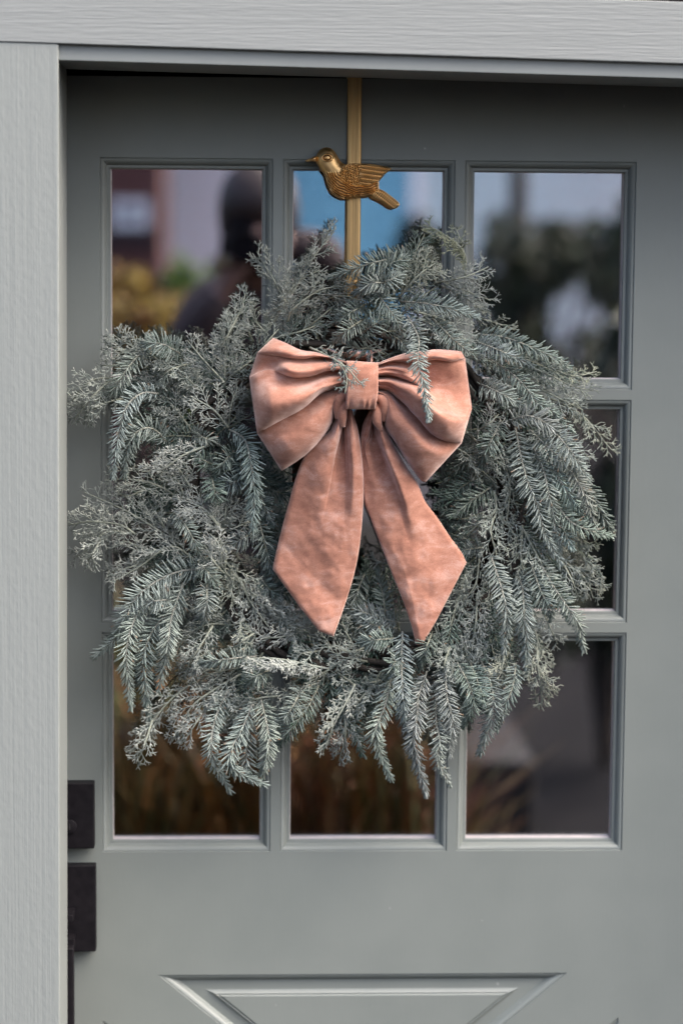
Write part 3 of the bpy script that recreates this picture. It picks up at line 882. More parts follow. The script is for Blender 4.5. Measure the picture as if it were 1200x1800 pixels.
CEDARS = [  # polyline, width px, brightness, side (+1 right of travel / -1 left), yellow
 ([(465,588),(515,512),(555,447),(580,417),(590,396)],46,.55,-1,0), ([(467,582),(497,532),(522,496),(562,474)],42,.6,0,0), ([(502,532),(480,490),(462,462),(452,442)],40,.6,0,.1), ([(392,668),(400,607),(412,570),(425,540),(434,507)],46,.55,0,0),
 ([(505,565),(516,542),(562,510),(608,503)],38,.5,0,0), ([(470,588),(447,562),(438,540)],40,.55,0,.2), ([(440,632),(468,602),(490,578)],36,.4,0,0), ([(490,592),(530,582),(565,568)],36,.35,0,0), ([(520,560),(545,520),(556,495)],36,.5,0,0),
 ([(690,520),(722,462),(733,437),(746,412)],34,.2,0,0), ([(817,484),(817,450),(802,428),(780,412),(752,396)],36,.45,-1,.8), ([(814,445),(808,420),(799,400)],16,.5,0,.5), ([(700,522),(735,484),(768,460)],42,.6,0,.3), ([(706,510),(740,470),(755,448)],36,.55,0,.4),
 ([(762,497),(815,487),(858,469)],34,.6,0,0), ([(778,496),(815,510),(862,528)],34,.6,0,0), ([(775,502),(815,522),(848,547)],34,.6,0,0), ([(727,547),(780,563),(815,595),(842,622),(872,643)],36,.5,0,0), ([(822,556),(865,566),(904,580)],26,.5,0,.2),
 ([(712,583),(765,590),(812,612)],36,.4,0,0), ([(640,612),(658,615),(676,623)],26,.4,0,0), ([(735,560),(765,575),(790,600)],36,.5,0,0), ([(895,637),(930,645),(967,660),(1003,678),(1042,687)],34,.5,0,.2), ([(965,645),(1005,661),(1048,653)],18,.5,0,.5),
 ([(948,684),(985,702),(1024,721)],30,.45,0,0), ([(988,710),(1022,730),(1047,757),(1062,777),(1078,795)],28,.5,1,.3), ([(983,770),(1010,787),(1038,807)],26,.5,0,0), ([(838,758),(858,745),(876,728)],34,.65,0,0), ([(818,758),(852,790),(888,826)],36,.5,0,0),
 ([(862,770),(879,800),(895,852),(890,918)],30,.45,0,0), ([(800,788),(822,800),(845,824)],34,.55,0,0), ([(803,795),(840,822),(874,852)],36,.45,0,.1), ([(868,862),(870,897),(847,915),(818,942)],34,.45,0,.1), ([(872,900),(862,932),(873,980)],36,.5,0,0),
 ([(872,900),(897,930),(917,968)],32,.45,0,0), ([(917,923),(915,985),(927,1014)],30,.5,0,.2), ([(917,927),(945,980),(968,1020)],32,.45,0,0), ([(980,975),(1002,1015),(1016,1050)],28,.5,0,0), ([(1003,935),(1025,980),(1040,1015),(1050,1038)],32,.55,-1,.2),
 ([(995,990),(1028,1018),(1042,1052)],30,.6,0,.2), ([(1013,935),(1037,968)],26,.4,0,.5), ([(842,978),(835,1027),(810,1060)],34,.5,0,.1), ([(855,1000),(866,1068)],30,.5,0,.2), ([(820,1000),(798,1075),(784,1128)],34,.5,0,0), ([(838,1045),(835,1100),(824,1154)],38,.65,0,0),
 ([(803,1100),(817,1140),(827,1174)],30,.65,0,0), ([(842,1092),(846,1152)],28,.55,0,0), ([(886,1135),(882,1170),(864,1204)],28,.65,0,.4), ([(884,1160),(890,1180),(896,1202)],20,.65,0,.3), ([(938,1105),(950,1145),(969,1173)],26,.55,0,.2), ([(943,1130),(945,1175),(953,1240)],26,.6,0,.4), ([(946,1170),(958,1195),(971,1215)],22,.6,0,.3),
 ([(953,1072),(967,1105),(979,1132)],26,.6,0,0), ([(795,1130),(782,1160),(774,1182)],30,.5,0,0), ([(784,1155),(793,1175),(801,1194)],22,.55,0,0), ([(795,1125),(781,1165),(783,1195)],30,.5,0,0), ([(624,1202),(605,1240),(586,1275),(571,1316)],40,.75,1,.1), ([(603,1240),(607,1287),(596,1338)],34,.55,0,0),
 ([(667,1195),(636,1225),(619,1254)],34,.5,0,0), ([(624,1206),(607,1192),(590,1180)],34,.6,0,0), ([(633,1203),(650,1200),(669,1196)],30,.5,0,0), ([(648,1136),(610,1145),(558,1124)],36,.5,0,0), ([(645,1163),(615,1157),(583,1156)],36,.45,0,0), ([(622,1137),(610,1115),(600,1092)],34,.55,0,0),
 ([(578,1176),(512,1162),(475,1157),(425,1158)],40,.9,-1,.05), ([(578,1178),(545,1192),(515,1190)],36,.6,0,.2), ([(532,1210),(500,1222),(457,1227),(420,1242),(385,1277)],38,.6,0,.1), ([(537,1106),(490,1120),(436,1122)],38,.9,0,0), ([(562,1144),(535,1148),(515,1152)],34,.5,0,0),
 ([(422,1015),(440,1057),(472,1102)],44,.8,0,0), ([(432,1030),(460,1062),(500,1082)],44,.85,0,0), ([(470,1055),(500,1072),(530,1090)],38,.7,0,0), ([(395,985),(420,1020),(440,1060)],40,.55,0,.2), ([(480,1085),(510,1100),(545,1112)],38,.75,0,0), ([(440,1085),(420,1095),(398,1100)],36,.6,0,0),
 ([(437,1170),(380,1182),(330,1197)],36,.5,0,.1), ([(424,1184),(372,1215),(335,1245),(302,1305)],38,.65,0,0), ([(340,1198),(300,1230),(267,1270),(230,1324)],38,.6,0,0), ([(268,1265),(254,1310),(240,1342)],24,.65,0,0), ([(400,1208),(388,1230),(374,1253)],36,.6,0,0), ([(362,1242),(342,1275),(321,1305)],34,.7,0,0),
 ([(422,1100),(372,1097),(335,1112),(298,1158)],36,.6,0,.1), ([(374,1100),(348,1142),(328,1174)],34,.6,0,0), ([(362,1086),(322,1057),(296,1038)],34,.6,0,0), ([(452,1110),(428,1125),(408,1143)],32,.5,0,.2), ([(395,1060),(370,1075),(345,1082)],34,.5,0,0), ([(375,1140),(345,1160),(320,1180)],30,.6,0,0),
 ([(322,882),(285,857),(245,844),(190,842)],40,.6,0,.1), ([(237,938),(210,922),(160,917),(121,923)],40,.65,0,.05), ([(342,984),(310,962),(285,967),(247,995),(196,1024)],44,.65,1,0), ([(232,937),(187,935),(157,963),(131,982)],34,.65,0,0), ([(180,945),(165,970),(152,995)],24,.65,0,0),
 ([(322,962),(260,920),(210,892),(148,865)],42,.65,0,0), ([(312,957),(285,920),(263,882)],40,.6,0,0), ([(389,930),(362,897),(323,879)],40,.75,0,0), ([(393,934),(396,905),(398,885)],30,.6,0,0), ([(272,978),(222,952),(194,963)],36,.65,0,0), ([(388,1003),(372,980),(358,955)],36,.6,0,.1), ([(262,980),(235,995),(192,1007)],30,.65,0,0),
 ([(307,664),(265,622),(230,607),(198,588)],40,.6,0,.05), ([(270,622),(210,613),(185,606)],28,.6,0,0), ([(237,635),(200,642),(176,642)],24,.55,0,0), ([(194,668),(165,695),(131,737)],36,.6,0,.05), ([(199,664),(167,667),(140,687),(124,712)],32,.55,0,0), ([(217,700),(176,712),(148,737)],30,.55,0,0),
 ([(307,702),(285,667),(260,652),(243,640)],38,.6,0,0), ([(394,672),(360,635),(329,598)],44,.75,0,0), ([(395,694),(395,645),(397,607),(408,570)],44,.65,0,0), ([(397,668),(420,650),(442,634)],32,.45,0,0), ([(401,752),(375,720),(334,696)],44,.75,0,0), ([(401,752),(407,710),(418,680)],34,.6,0,0), ([(402,752),(428,736),(444,728)],26,.45,0,0),
 ([(337,758),(310,720),(284,693)],42,.65,0,0), ([(327,737),(300,731),(281,733)],30,.6,0,0), ([(362,784),(322,800),(285,825),(250,829)],38,.85,1,0), ([(337,860),(310,820),(274,804)],44,.75,0,0), ([(327,884),(315,850),(298,827)],40,.7,0,0), ([(391,934),(362,902),(320,891)],40,.75,0,0), ([(395,932),(412,890),(421,875)],36,.65,0,0),
 ([(392,936),(415,927),(438,916)],30,.65,0,0), ([(390,997),(386,960),(369,938)],38,.9,0,0), ([(387,1001),(374,985),(361,968)],34,.8,0,0), ([(420,1035),(400,1010),(385,985)],38,.55,0,.3), ([(684,996),(668,988),(653,983)],18,.6,0,0), ([(330,640),(300,650),(280,668)],34,.45,0,0), ([(350,690),(335,670),(312,655)],34,.5,0,0),
 ([(255,860),(225,872),(205,868)],30,.5,0,0), ([(380,620),(400,590),(415,560)],36,.5,0,0), ([(560,530),(600,520),(640,530)],36,.4,0,0), ([(520,590),(560,560),(590,535)],34,.3,0,0), ([(420,1060),(405,1040),(392,1020)],34,.5,0,.2), ([(350,860),(368,875),(385,905)],34,.6,0,0),
]
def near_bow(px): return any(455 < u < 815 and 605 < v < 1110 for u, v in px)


for i, (px, br) in enumerate(FIRS):
    r_ = nrs.uniform(-.008, .008)
    out_ = math.hypot(px[-1][0] - 622, px[-1][1] - 880) > 430
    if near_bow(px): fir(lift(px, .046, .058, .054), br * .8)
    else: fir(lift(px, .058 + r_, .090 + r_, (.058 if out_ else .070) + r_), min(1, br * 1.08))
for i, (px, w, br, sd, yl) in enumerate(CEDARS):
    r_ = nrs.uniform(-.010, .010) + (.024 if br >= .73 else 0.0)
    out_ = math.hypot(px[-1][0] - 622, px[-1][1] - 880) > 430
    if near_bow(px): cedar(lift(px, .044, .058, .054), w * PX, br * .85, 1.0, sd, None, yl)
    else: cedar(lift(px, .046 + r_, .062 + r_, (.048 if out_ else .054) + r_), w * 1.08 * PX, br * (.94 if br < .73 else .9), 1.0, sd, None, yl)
# sprigs that hang in front of the bow
fir(lift([(716,556),(735,595),(734,635),(745,681),(752,729)], .075, .150, .158), .7)
cedar(lift([(545,611),(580,628),(596,640),(609,664),(606,692)], .085, .150, .155), 26 * PX, .45, .8, 0, .2)
cedar(lift([(585,630),(608,646),(634,674)], .146, .152, .152), 16 * PX, .5, .7, 0, .1)
for k, px in enumerate([[(335,668),(290,650),(240,640)], [(340,705),(290,700),(232,690)], [(310,745),(270,735),(232,742)], [(340,815),(300,845),(248,866)], [(330,905),(285,900),(238,888)], [(335,640),(300,622),(255,606)],
        [(350,760),(310,760),(280,748)], [(330,870),(285,880),(230,905)], [(345,960),(300,985),(255,1000)], [(345,1010),(310,1040),(280,1075)], [(352,1110),(310,1130),(275,1160)], [(420,650),(380,640),(340,630)], [(445,600),(430,570),(425,545)],
        [(640,560),(670,530),(700,500)], [(700,560),(730,530),(765,505)], [(640,520),(680,500),(720,488)], [(600,560),(620,520),(640,500)], [(760,560),(790,540),(810,520)], [(860,640),(900,650),(940,668)], [(870,700),(910,730),(950,770)],
        [(900,800),(940,840),(980,880)], [(890,900),(930,950),(975,990)], [(850,1000),(880,1060),(905,1110)], [(460,1160),(430,1200),(405,1245)], [(560,1190),(530,1230),(500,1260)], [(640,1170),(650,1215),(655,1255)], [(720,1180),(725,1230),(735,1280)],
        [(862,828),(820,850),(772,884)], [(852,900),(812,912),(772,906)], [(852,788),(818,808),(788,838)], [(842,952),(810,945),(785,935)], [(850,872),(805,880),(768,868)], [(440,880),(470,900),(500,934)], [(432,800),(460,838),(486,852)],
        [(440,980),(478,992),(508,1012)], [(452,1030),(500,1042),(540,1062)], [(642,1112),(642,1060),(652,1012)], [(622,1122),(612,1080),(616,1040)], [(850,760),(830,800),(800,860)], [(835,980),(800,1010),(775,1050)], [(900,1120),(890,1160),(880,1200)], [(960,1000),(985,1040),(995,1080)], [(800,1120),(795,1170),(800,1210)], [(846,640),(900,655),(962,674)], [(866,660),(925,688),(985,706)], [(880,618),(945,640),(1000,668)], [(850,655),(890,672),(930,690)], [(300,668),(260,676),(215,690)], [(330,690),(270,684),(230,676)], [(372,668),(325,657),(278,652)], [(375,650),(340,648),(300,640)], [(385,672),(350,676),(315,684)], [(360,640),(320,662),(290,690)]]):
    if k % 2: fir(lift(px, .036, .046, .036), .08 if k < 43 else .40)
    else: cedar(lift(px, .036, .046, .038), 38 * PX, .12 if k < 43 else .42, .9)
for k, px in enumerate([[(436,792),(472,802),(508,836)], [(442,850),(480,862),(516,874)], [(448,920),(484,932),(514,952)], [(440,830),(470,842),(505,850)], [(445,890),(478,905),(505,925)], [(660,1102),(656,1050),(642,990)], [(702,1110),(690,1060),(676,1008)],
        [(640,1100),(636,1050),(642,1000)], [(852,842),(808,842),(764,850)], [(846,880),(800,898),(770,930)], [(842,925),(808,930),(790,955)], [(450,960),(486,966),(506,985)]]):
    if k % 2: fir(lift(px, .026, .034, .030), .03, dens=.9)  # near-black sprigs added in the hole; their colour stands in for bow shade
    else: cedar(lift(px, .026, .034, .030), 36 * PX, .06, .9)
# darker under-layer that fills the body of the wreath
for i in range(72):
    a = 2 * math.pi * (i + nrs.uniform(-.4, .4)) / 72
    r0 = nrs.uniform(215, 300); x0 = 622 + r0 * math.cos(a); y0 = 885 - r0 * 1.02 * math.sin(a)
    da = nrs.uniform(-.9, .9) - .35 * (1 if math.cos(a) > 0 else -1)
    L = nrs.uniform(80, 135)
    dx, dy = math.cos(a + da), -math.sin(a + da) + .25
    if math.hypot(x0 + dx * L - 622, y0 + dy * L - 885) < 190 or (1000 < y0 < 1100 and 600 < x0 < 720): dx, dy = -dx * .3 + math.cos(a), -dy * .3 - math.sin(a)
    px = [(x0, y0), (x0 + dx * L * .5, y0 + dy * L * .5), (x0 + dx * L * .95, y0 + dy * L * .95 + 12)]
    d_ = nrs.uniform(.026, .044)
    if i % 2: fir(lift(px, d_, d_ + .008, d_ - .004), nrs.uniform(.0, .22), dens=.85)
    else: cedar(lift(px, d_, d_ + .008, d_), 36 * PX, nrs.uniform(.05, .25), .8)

# ------------------------------------------------------------------ velvet bow
bow = thing('velvet_bow', 'dusty pink crushed velvet bow with two long pointed tails on the wreath', 'bow', P(636, 700, 0.10))


def prof(t, a=.58, s0=0.0):
    """Fold cross-section: slow rise from its upper crease, round drop at its lower one."""
    up = s0 + (1 - s0) * (0.5 - 0.5 * np.cos(np.pi * np.clip(t / a, 0, 1)))
    dn = np.sqrt(np.clip(1 - ((np.clip(t, a, 1) - a) / (1 - a)) ** 2, 0, 1))
    return np.where(t < a, up, dn)


def cloth(name, curves, lobes, base, parent, nu=70, nv=18, back=0.02, edge_u=None, wr=0.0011, seed=0, edge_drop=.010, tipr=0.05, pleat=(.0, 1, .3)):
    """Folded cloth sheet. curves: creases in photo px, all running the same way; lobes: per strip (amp(u), a, s0);
    base(u, w): distance from the door. A second sheet `back` metres behind closes it."""
    C = [catmull(c, nu) for c in curves]
    rows, ws = [], []
    nl = len(lobes)
    U = np.linspace(0, 1, nu)
    pos, dep = [], []
    for i, (amp, a, s0) in enumerate(lobes):
        T = np.linspace(0, 1, nv)
        T = 1 - (1 - T) ** 1.35
        for k, t in enumerate(T):
            if i and k == 0: continue
            w = (i + t) / nl
            xy = C[i] * (1 - t) + C[i + 1] * t
            d = base(U, w) + amp(U) * prof(np.full(nu, t), a, s0)
            pos.append(xy); dep.append(d); ws.append(w)
    pos = np.array(pos); dep = np.array(dep); nw = len(ws)
    ws = np.array(ws)
    # small gathers that fan out from the knot
    pa, pn, pf = pleat
    ww = ws[:, None] + .012 * np.sin(U[None, :] * 11 + seed)
    dep = dep + pa * np.sin(2 * np.pi * pn * ww + 1.3 * np.sin(2 * np.pi * ww * 2.3 + seed)) * (1 - sstep(.04, pf, U))[None, :]
    # round the free edges back
    ew = np.minimum(ws, 1 - ws)[:, None]
    rollw = np.sqrt(np.clip(1 - (1 - np.clip(ew / tipr, 0, 1)) ** 2, 0, 1))
    dep = dep - edge_drop * (1 - rollw)
    if edge_u:
        for lo, hi, dr in edge_u:
            q = np.clip((U - lo) / (hi - lo), 0, 1)
            dep = dep - dr * (1 - np.sqrt(np.clip(1 - q ** 2, 0, 1)))[None, :]
    for i in range(nw):
        for j in range(nu):
            q = Vector((pos[i, j, 0] * .030 + seed, pos[i, j, 1] * .030, seed * 1.7))
            dep[i, j] += wr * (noise.noise(q) * 1.0 + .45 * noise.noise(q * 2.7)) * min(1, 4 * min(ws[i], 1 - ws[i]) + .15)
    F_ = [P(pos[i, j, 0], pos[i, j, 1], dep[i, j]) for i in range(nw) for j in range(nu)]
    cen = pos.reshape(-1, 2).mean(0)
    bk = []
    for i in range(nw):
        for j in range(nu):
            dm = base(U[j:j + 1], ws[i])[0] - back
            bk.append(P(pos[i, j, 0], pos[i, j, 1], min(dm, dep[i, j] - .0015)))
    n = nw * nu; f = []
    for i in range(nw - 1):
        for j in range(nu - 1):
            q = (i * nu + j, i * nu + j + 1, (i + 1) * nu + j + 1, (i + 1) * nu + j)
            f.append(q); f.append(tuple(x + n for x in q[::-1]))
    def wall(ids):
        for a, b in zip(ids[:-1], ids[1:]): f.append((a, a + n, b + n, b))
    wall([j for j in range(nu)]); wall([(nw - 1) * nu + j for j in range(nu)][::-1])
    wall([i * nu for i in range(nw)][::-1]); wall([i * nu + nu - 1 for i in range(nw)])
    o = outward(mesh_obj(name, F_ + bk, f, M['velvet'], parent, True, sharp=75))
    return o


def K(v, lo=.45, rise=.35, fade=(.72, 1.0), end=.25):
    return lambda u: v * (lo + (1 - lo) * sstep(0, rise, u)) * (1 - (1 - end) * sstep(fade[0], fade[1], u))


# left loop
cloth('loop', [
    [(610, 636), (586, 628), (555, 619), (529, 615), (503, 603), (480, 593.5)],
    [(610, 640), (582, 630), (555, 628), (533, 631), (512, 630), (490, 626), (474, 624), (460, 622), (452, 620)],
    [(610, 656), (596, 651), (578, 652), (566, 655), (549, 661), (529, 664), (512, 663), (490, 655), (472, 650), (455, 655), (438, 664)],
    [(610, 679), (599, 680), (582, 685), (566, 691), (555, 699), (536, 716), (518, 727), (496, 738), (476, 749), (452, 762)],
    [(610, 700), (596, 698), (591, 706), (588, 718), (583, 745), (558, 780), (533, 803), (495, 828)]],
    [(K(.016, .5, .3, (.75, 1), .6), .5, .2), (K(.024, .8, .2, (.60, .80), -.35), .66, .0), (K(.038, .62, .4, (.8, 1), .5), .66, .0), (K(.022, .8, .3, (.8, 1), .5), .5, .05)],
    lambda u, w: .098 + .012 * np.sin(np.pi * np.clip(u * .9, 0, 1)) + .010 * math.sin(math.pi * w) * sstep(.1, .7, u) - .004 * w, bow, 84, 20, .026,
    [(.90, 1.0, .014)], .0017, 3.1, .012, .045, (.0028, 9, .55))
# right loop
cloth('loop', [
    [(664, 638), (692, 627), (715, 620), (748, 616.5), (767, 614), (810, 617)],
    [(664, 643), (690, 636), (715, 637), (740, 636), (765, 633), (792, 636), (817, 630)],
    [(664, 661), (686, 660), (708, 666), (728, 674), (752, 690), (762, 698), (785, 712), (809, 722), (829, 718)],
    [(664, 685), (682, 688), (697, 699), (712, 712), (723, 725), (737, 739), (748, 753), (762, 766), (784, 776), (811, 779)],
    [(664, 692), (676, 702), (678, 715), (675, 748), (693, 776), (712, 807), (737, 842), (747, 848)]],
    [(K(.016, .5, .3, (.75, 1), .6), .5, .2), (K(.022, .95, .15, (.25, .55), -.55), .6, .0), (K(.037, .60, .4, (.8, 1), .5), .36, .0), (K(.026, .75, .3, (.75, 1), .45), .40, .0)],
    lambda u, w: .098 + .012 * np.sin(np.pi * np.clip(u * .9, 0, 1)) + .010 * math.sin(math.pi * w) * sstep(.1, .7, u) - .004 * w, bow, 84, 20, .026,
    [(.90, 1.0, .014)], .0017, 8.4, .012, .045, (.0028, 9, .55))
# tails
cloth('tail', [
    [(592, 700), (589, 718), (586, 740), (576, 760), (556, 775), (535, 802), (520, 839), (508, 882), (494, 934), (482, 985), (479.5, 1001)],
    [(603, 706), (603, 722), (602, 745), (597, 772), (590, 800), (581, 850), (566, 920), (548, 1000), (526, 1066)],
    [(606, 706), (606, 722), (605, 748), (607, 790), (609, 830), (608, 880), (601, 960), (586, 1040), (561, 1110)],
    [(616, 712), (622, 732), (629, 755), (635, 793), (639, 843), (638, 891), (633, 951), (623, 1006), (606, 1063), (586, 1119)]],
    [(K(.022, .7, .12, (.12, .62), .0), .5, .1), (K(-.008, .5, .1, (.15, .55), .0), .5, .0), (K(.019, .7, .12, (.15, .60), .0), .42, .1)],
    lambda u, w: .086 + .010 * np.sin(np.pi * np.clip(u * 1.2, 0, 1)) + .006 * math.sin(math.pi * w) - .006 * u, bow, 110, 20, .0065, [(.975, 1.0, .003)], .0020, 5.5, .004, .03, (.0024, 5, .30))
cloth('tail', [
    [(655, 716), (645, 730), (638, 746), (634, 768), (634.5, 788), (637, 840), (640, 881), (652, 915), (669, 959), (688, 1008), (706, 1052), (723, 1101), (730, 1133)],
    [(658, 716), (657, 735), (654, 750), (650, 765), (643, 788), (652, 830), (668, 880), (686, 930), (704, 985), (722, 1045), (741, 1134)],
    [(660, 716), (657, 742), (662, 765), (676, 812), (692, 855), (703, 895), (714, 940), (734, 982), (752, 1030), (766, 1092)],
    [(674, 706), (677, 730), (683, 762), (711, 815), (732, 847), (747, 881), (767, 908), (791, 944), (810, 970), (819.5, 989)]],
    [(K(.016, 1., .1, (.06, .17), .0), .45, .2), (K(-.006, 1, .1, (.15, .5), .0), .5, .0), (K(.024, .6, .15, (.25, .72), .0), .34, .0)],
    lambda u, w: .082 + .010 * np.sin(np.pi * np.clip(u * 1.2, 0, 1)) + .006 * math.sin(math.pi * w) - .006 * u, bow, 110, 20, .0065, [(.975, 1.0, .003)], .0022, 1.2, .004, .03, (.0024, 5, .30))
# gathered folds beside the knot
for pts, ds in (([(610, 698), (600, 699), (594, 710), (592, 735)], .114), ([(612, 708), (604, 713), (601, 728), (603, 750)], .113),
                ([(663, 700), (671, 702), (675, 714), (674, 740)], .114), ([(660, 708), (664, 722), (662, 738), (669, 756)], .111)):
    p3 = [P(u, v_, ds + .006 * math.sin(math.pi * i / 3)) for i, (u, v_) in enumerate(pts)]
    v, f = tube(p3, [.0045, .0058, .0055, .0025], 14, 26)
    outward(mesh_obj('gather_fold', v, f, M['velvet'], bow, True))
# knot: a band wrapped over the middle, gathered at its lower edge
NU, NV = 44, 60
rings = []
for j in range(NU):
    u = j / (NU - 1)
    ring = []
    for k in range(NV):
        a = 2 * math.pi * k / NV                       # around the band, front at a = 0
        zc_ = math.cos(a); s_ = math.sin(a)
        sup = lambda q, e: math.copysign(abs(q) ** e, q)
        y_px = 677.5 + 42 * sup(s_, .62) - (1.5 if s_ < 0 else 0) * math.cos(u * math.pi)
        xl_ = 608.5 + 1.0 * math.sin(y_px * .05); xr_ = 664.5 - max(0, (y_px - 690)) * .18
        x_px = xl_ + (xr_ - xl_) * u
        d = .118 + .021 * sup(zc_, .55)
        if zc_ > 0:
            d += .0016 * math.sin(u * 26 + 1.5 * math.sin(u * 9)) * sstep(.25, 1.0, s_) - .0012 * math.cos(2 * math.pi * u)
            d += .0012 * noise.noise(Vector((x_px * .05, y_px * .05, 2.2)))
        e = min(u, 1 - u)
        d -= .0022 * (1 - min(1, e / .05)) ** 2 * (1 if zc_ > 0 else -1)
        ring.append(P(x_px, y_px, d))
    rings.append(ring)
v, f = rings_mesh(rings, True, True)
outward(mesh_obj('knot', v, f, M['velvet'], bow, True, sharp=80))
# loop of ribbon that ties the bow to the ring
v, f = tube([P(651, 645, .095), P(653, 632, .070), P(652, 618, .045), P(650, 608, .036)], .0013, 6, 12)
outward(mesh_obj('tie', v, f, M['velvet'], bow, True))

# ------------------------------------------------------------------ the street that the panes mirror
def leaf_cloud(n, centre, rad, size, cols, seed, lumps=9, flat=1.0):
    """Leaf-sized faces spread through lumpy clusters: verts, faces, colours."""
    r = np.random.RandomState(seed)
    lc = r.normal(0, .5, (lumps, 3)) * rad; ls = r.uniform(.35, .6, lumps)
    k = r.randint(0, lumps, n)
    q = r.normal(0, 1, (n, 3)); q /= np.linalg.norm(q, axis=1)[:, None]
    p = centre + lc[k] + q * (r.uniform(.3, 1, n) ** .5)[:, None] * rad * ls[k][:, None]
    d = r.normal(0, 1, (n, 3)); d /= np.linalg.norm(d, axis=1)[:, None]
    e = np.cross(d, r.normal(0, 1, (n, 3))); e /= np.linalg.norm(e, axis=1)[:, None]
    s = (size * r.uniform(.6, 1.3, n))[:, None]
    v = np.stack([p - d * s, p + e * s * .45, p + d * s, p - e * s * .45], 1).reshape(-1, 3)
    v[:, 2] = np.maximum(v[:, 2], 0.02)
    f = np.arange(4 * n).reshape(n, 4).tolist()
    cols = np.array(cols); c = cols[r.randint(0, len(cols), n)] * r.uniform(.7, 1.25, (n, 1))
    return v, f, np.repeat(c, 4, axis=0)


def bush(name, label, cat, centre, rad, n, size, cols, seed, group=None):
    base = (centre[0], centre[1], 0)
    t = thing(name, label, cat, base, group)
    v, f, c = leaf_cloud(n, np.array(centre), np.array(rad), size, cols, seed)
    mesh_obj('foliage', v, f, M['leaf'], t, False, c)
    r = random.Random(seed); st = []
    for k in range(6):
        st.append(tube([base, (base[0] + r.uniform(-.3, .3) * rad[0], base[1] + r.uniform(-.3, .3) * rad[1], centre[2] * .6),
                        (base[0] + r.uniform(-.9, .9) * rad[0], base[1] + r.uniform(-.9, .9) * rad[1], centre[2] + .4 * rad[2])], [.02, .012, .005], 5, 8))
    v, f = merge(st); mesh_obj('stems', v, f, M['bark'], t, True)
    return t


c = V(232, 560, 6.2); bush('yellow_shrub', 'yellow-leaved autumn shrub mirrored in the upper left pane', 'shrub', (c[0], c[1], c[2] - .05), (.22, .25, .26), 1500, .035,
                           [(.30, .20, .03), (.34, .25, .05), (.18, .12, .03), (.16, .05, .02)], 3)
c = V(305, 565, 6.8); bush('green_shrub', 'fresh green shrub beside the yellow one in the mirrored garden', 'shrub', (c[0], c[1], c[2] - .12), (.20, .25, .32), 1500, .035,
                           [(.12, .20, .035), (.20, .28, .05), (.07, .11, .03)], 4)
EVG = [(.030, .042, .022), (.055, .066, .032), (.020, .028, .018)]
for k, (u, v_, y, rx, rz, n, lab) in enumerate((
        (880, 500, 8.5, .26, .30, 1100, 'dark evergreen bush left of the thin street tree, seen mirrored'), (985, 500, 9.2, .36, .30, 1400, 'widest dark evergreen bush mirrored in the upper right pane'),
        (1075, 470, 8.0, .18, .24, 700, 'dark evergreen bush at the far right of the mirrored garden'), (1050, 625, 8.8, .16, .14, 260, 'small open bush added low between the two larger evergreens to dim the wall'), (1075, 880, 5.0, .30, .50, 1800, 'low dark bush mirrored in the middle right pane'))):  # the small open bush is added to dim the pale wall behind
    c = V(u, v_, y); bush('evergreen_bush', lab, 'bush', tuple(c), (rx, .5, rz), n, .05, EVG, 20 + k, 'evergreen bushes across the garden')
# street tree
c0 = V(917, 434, 10.0)
tree = thing('street_tree', 'thin dark-trunked street tree mirrored in the upper right pane', 'tree', (c0[0], c0[1], 0))
tp = [(c0[0] + .05, c0[1], 0), (c0[0], c0[1], 1.2), (c0[0] - .02, c0[1], 2.4), (c0[0] + .05, c0[1], 4.6)]
v, f = tube(tp, [.085, .055, .05, .02], 8, 20); br = [(v, f)]
rr = random.Random(5)
for k in range(9):
    h = 2.6 + k * .24; a = rr.uniform(0, 6.28); l = rr.uniform(.7, 1.4)
    br.append(tube([(c0[0], c0[1], h), (c0[0] + .5 * l * math.cos(a), c0[1] + .5 * l * math.sin(a), h + .35), (c0[0] + l * math.cos(a), c0[1] + l * math.sin(a), h + .9)], [.025, .015, .006], 5, 8))
v, f = merge(br); mesh_obj('trunk', v, f, M['bark'], tree, True)
v, f, cc = leaf_cloud(2600, np.array([c0[0], c0[1], 4.2]), np.array([1.2, 1.2, .9]), .06, [(.10, .085, .03), (.16, .10, .03), (.06, .07, .03)], 9, 14)
mesh_obj('crown', v, f, M['leaf'], tree, False, cc)


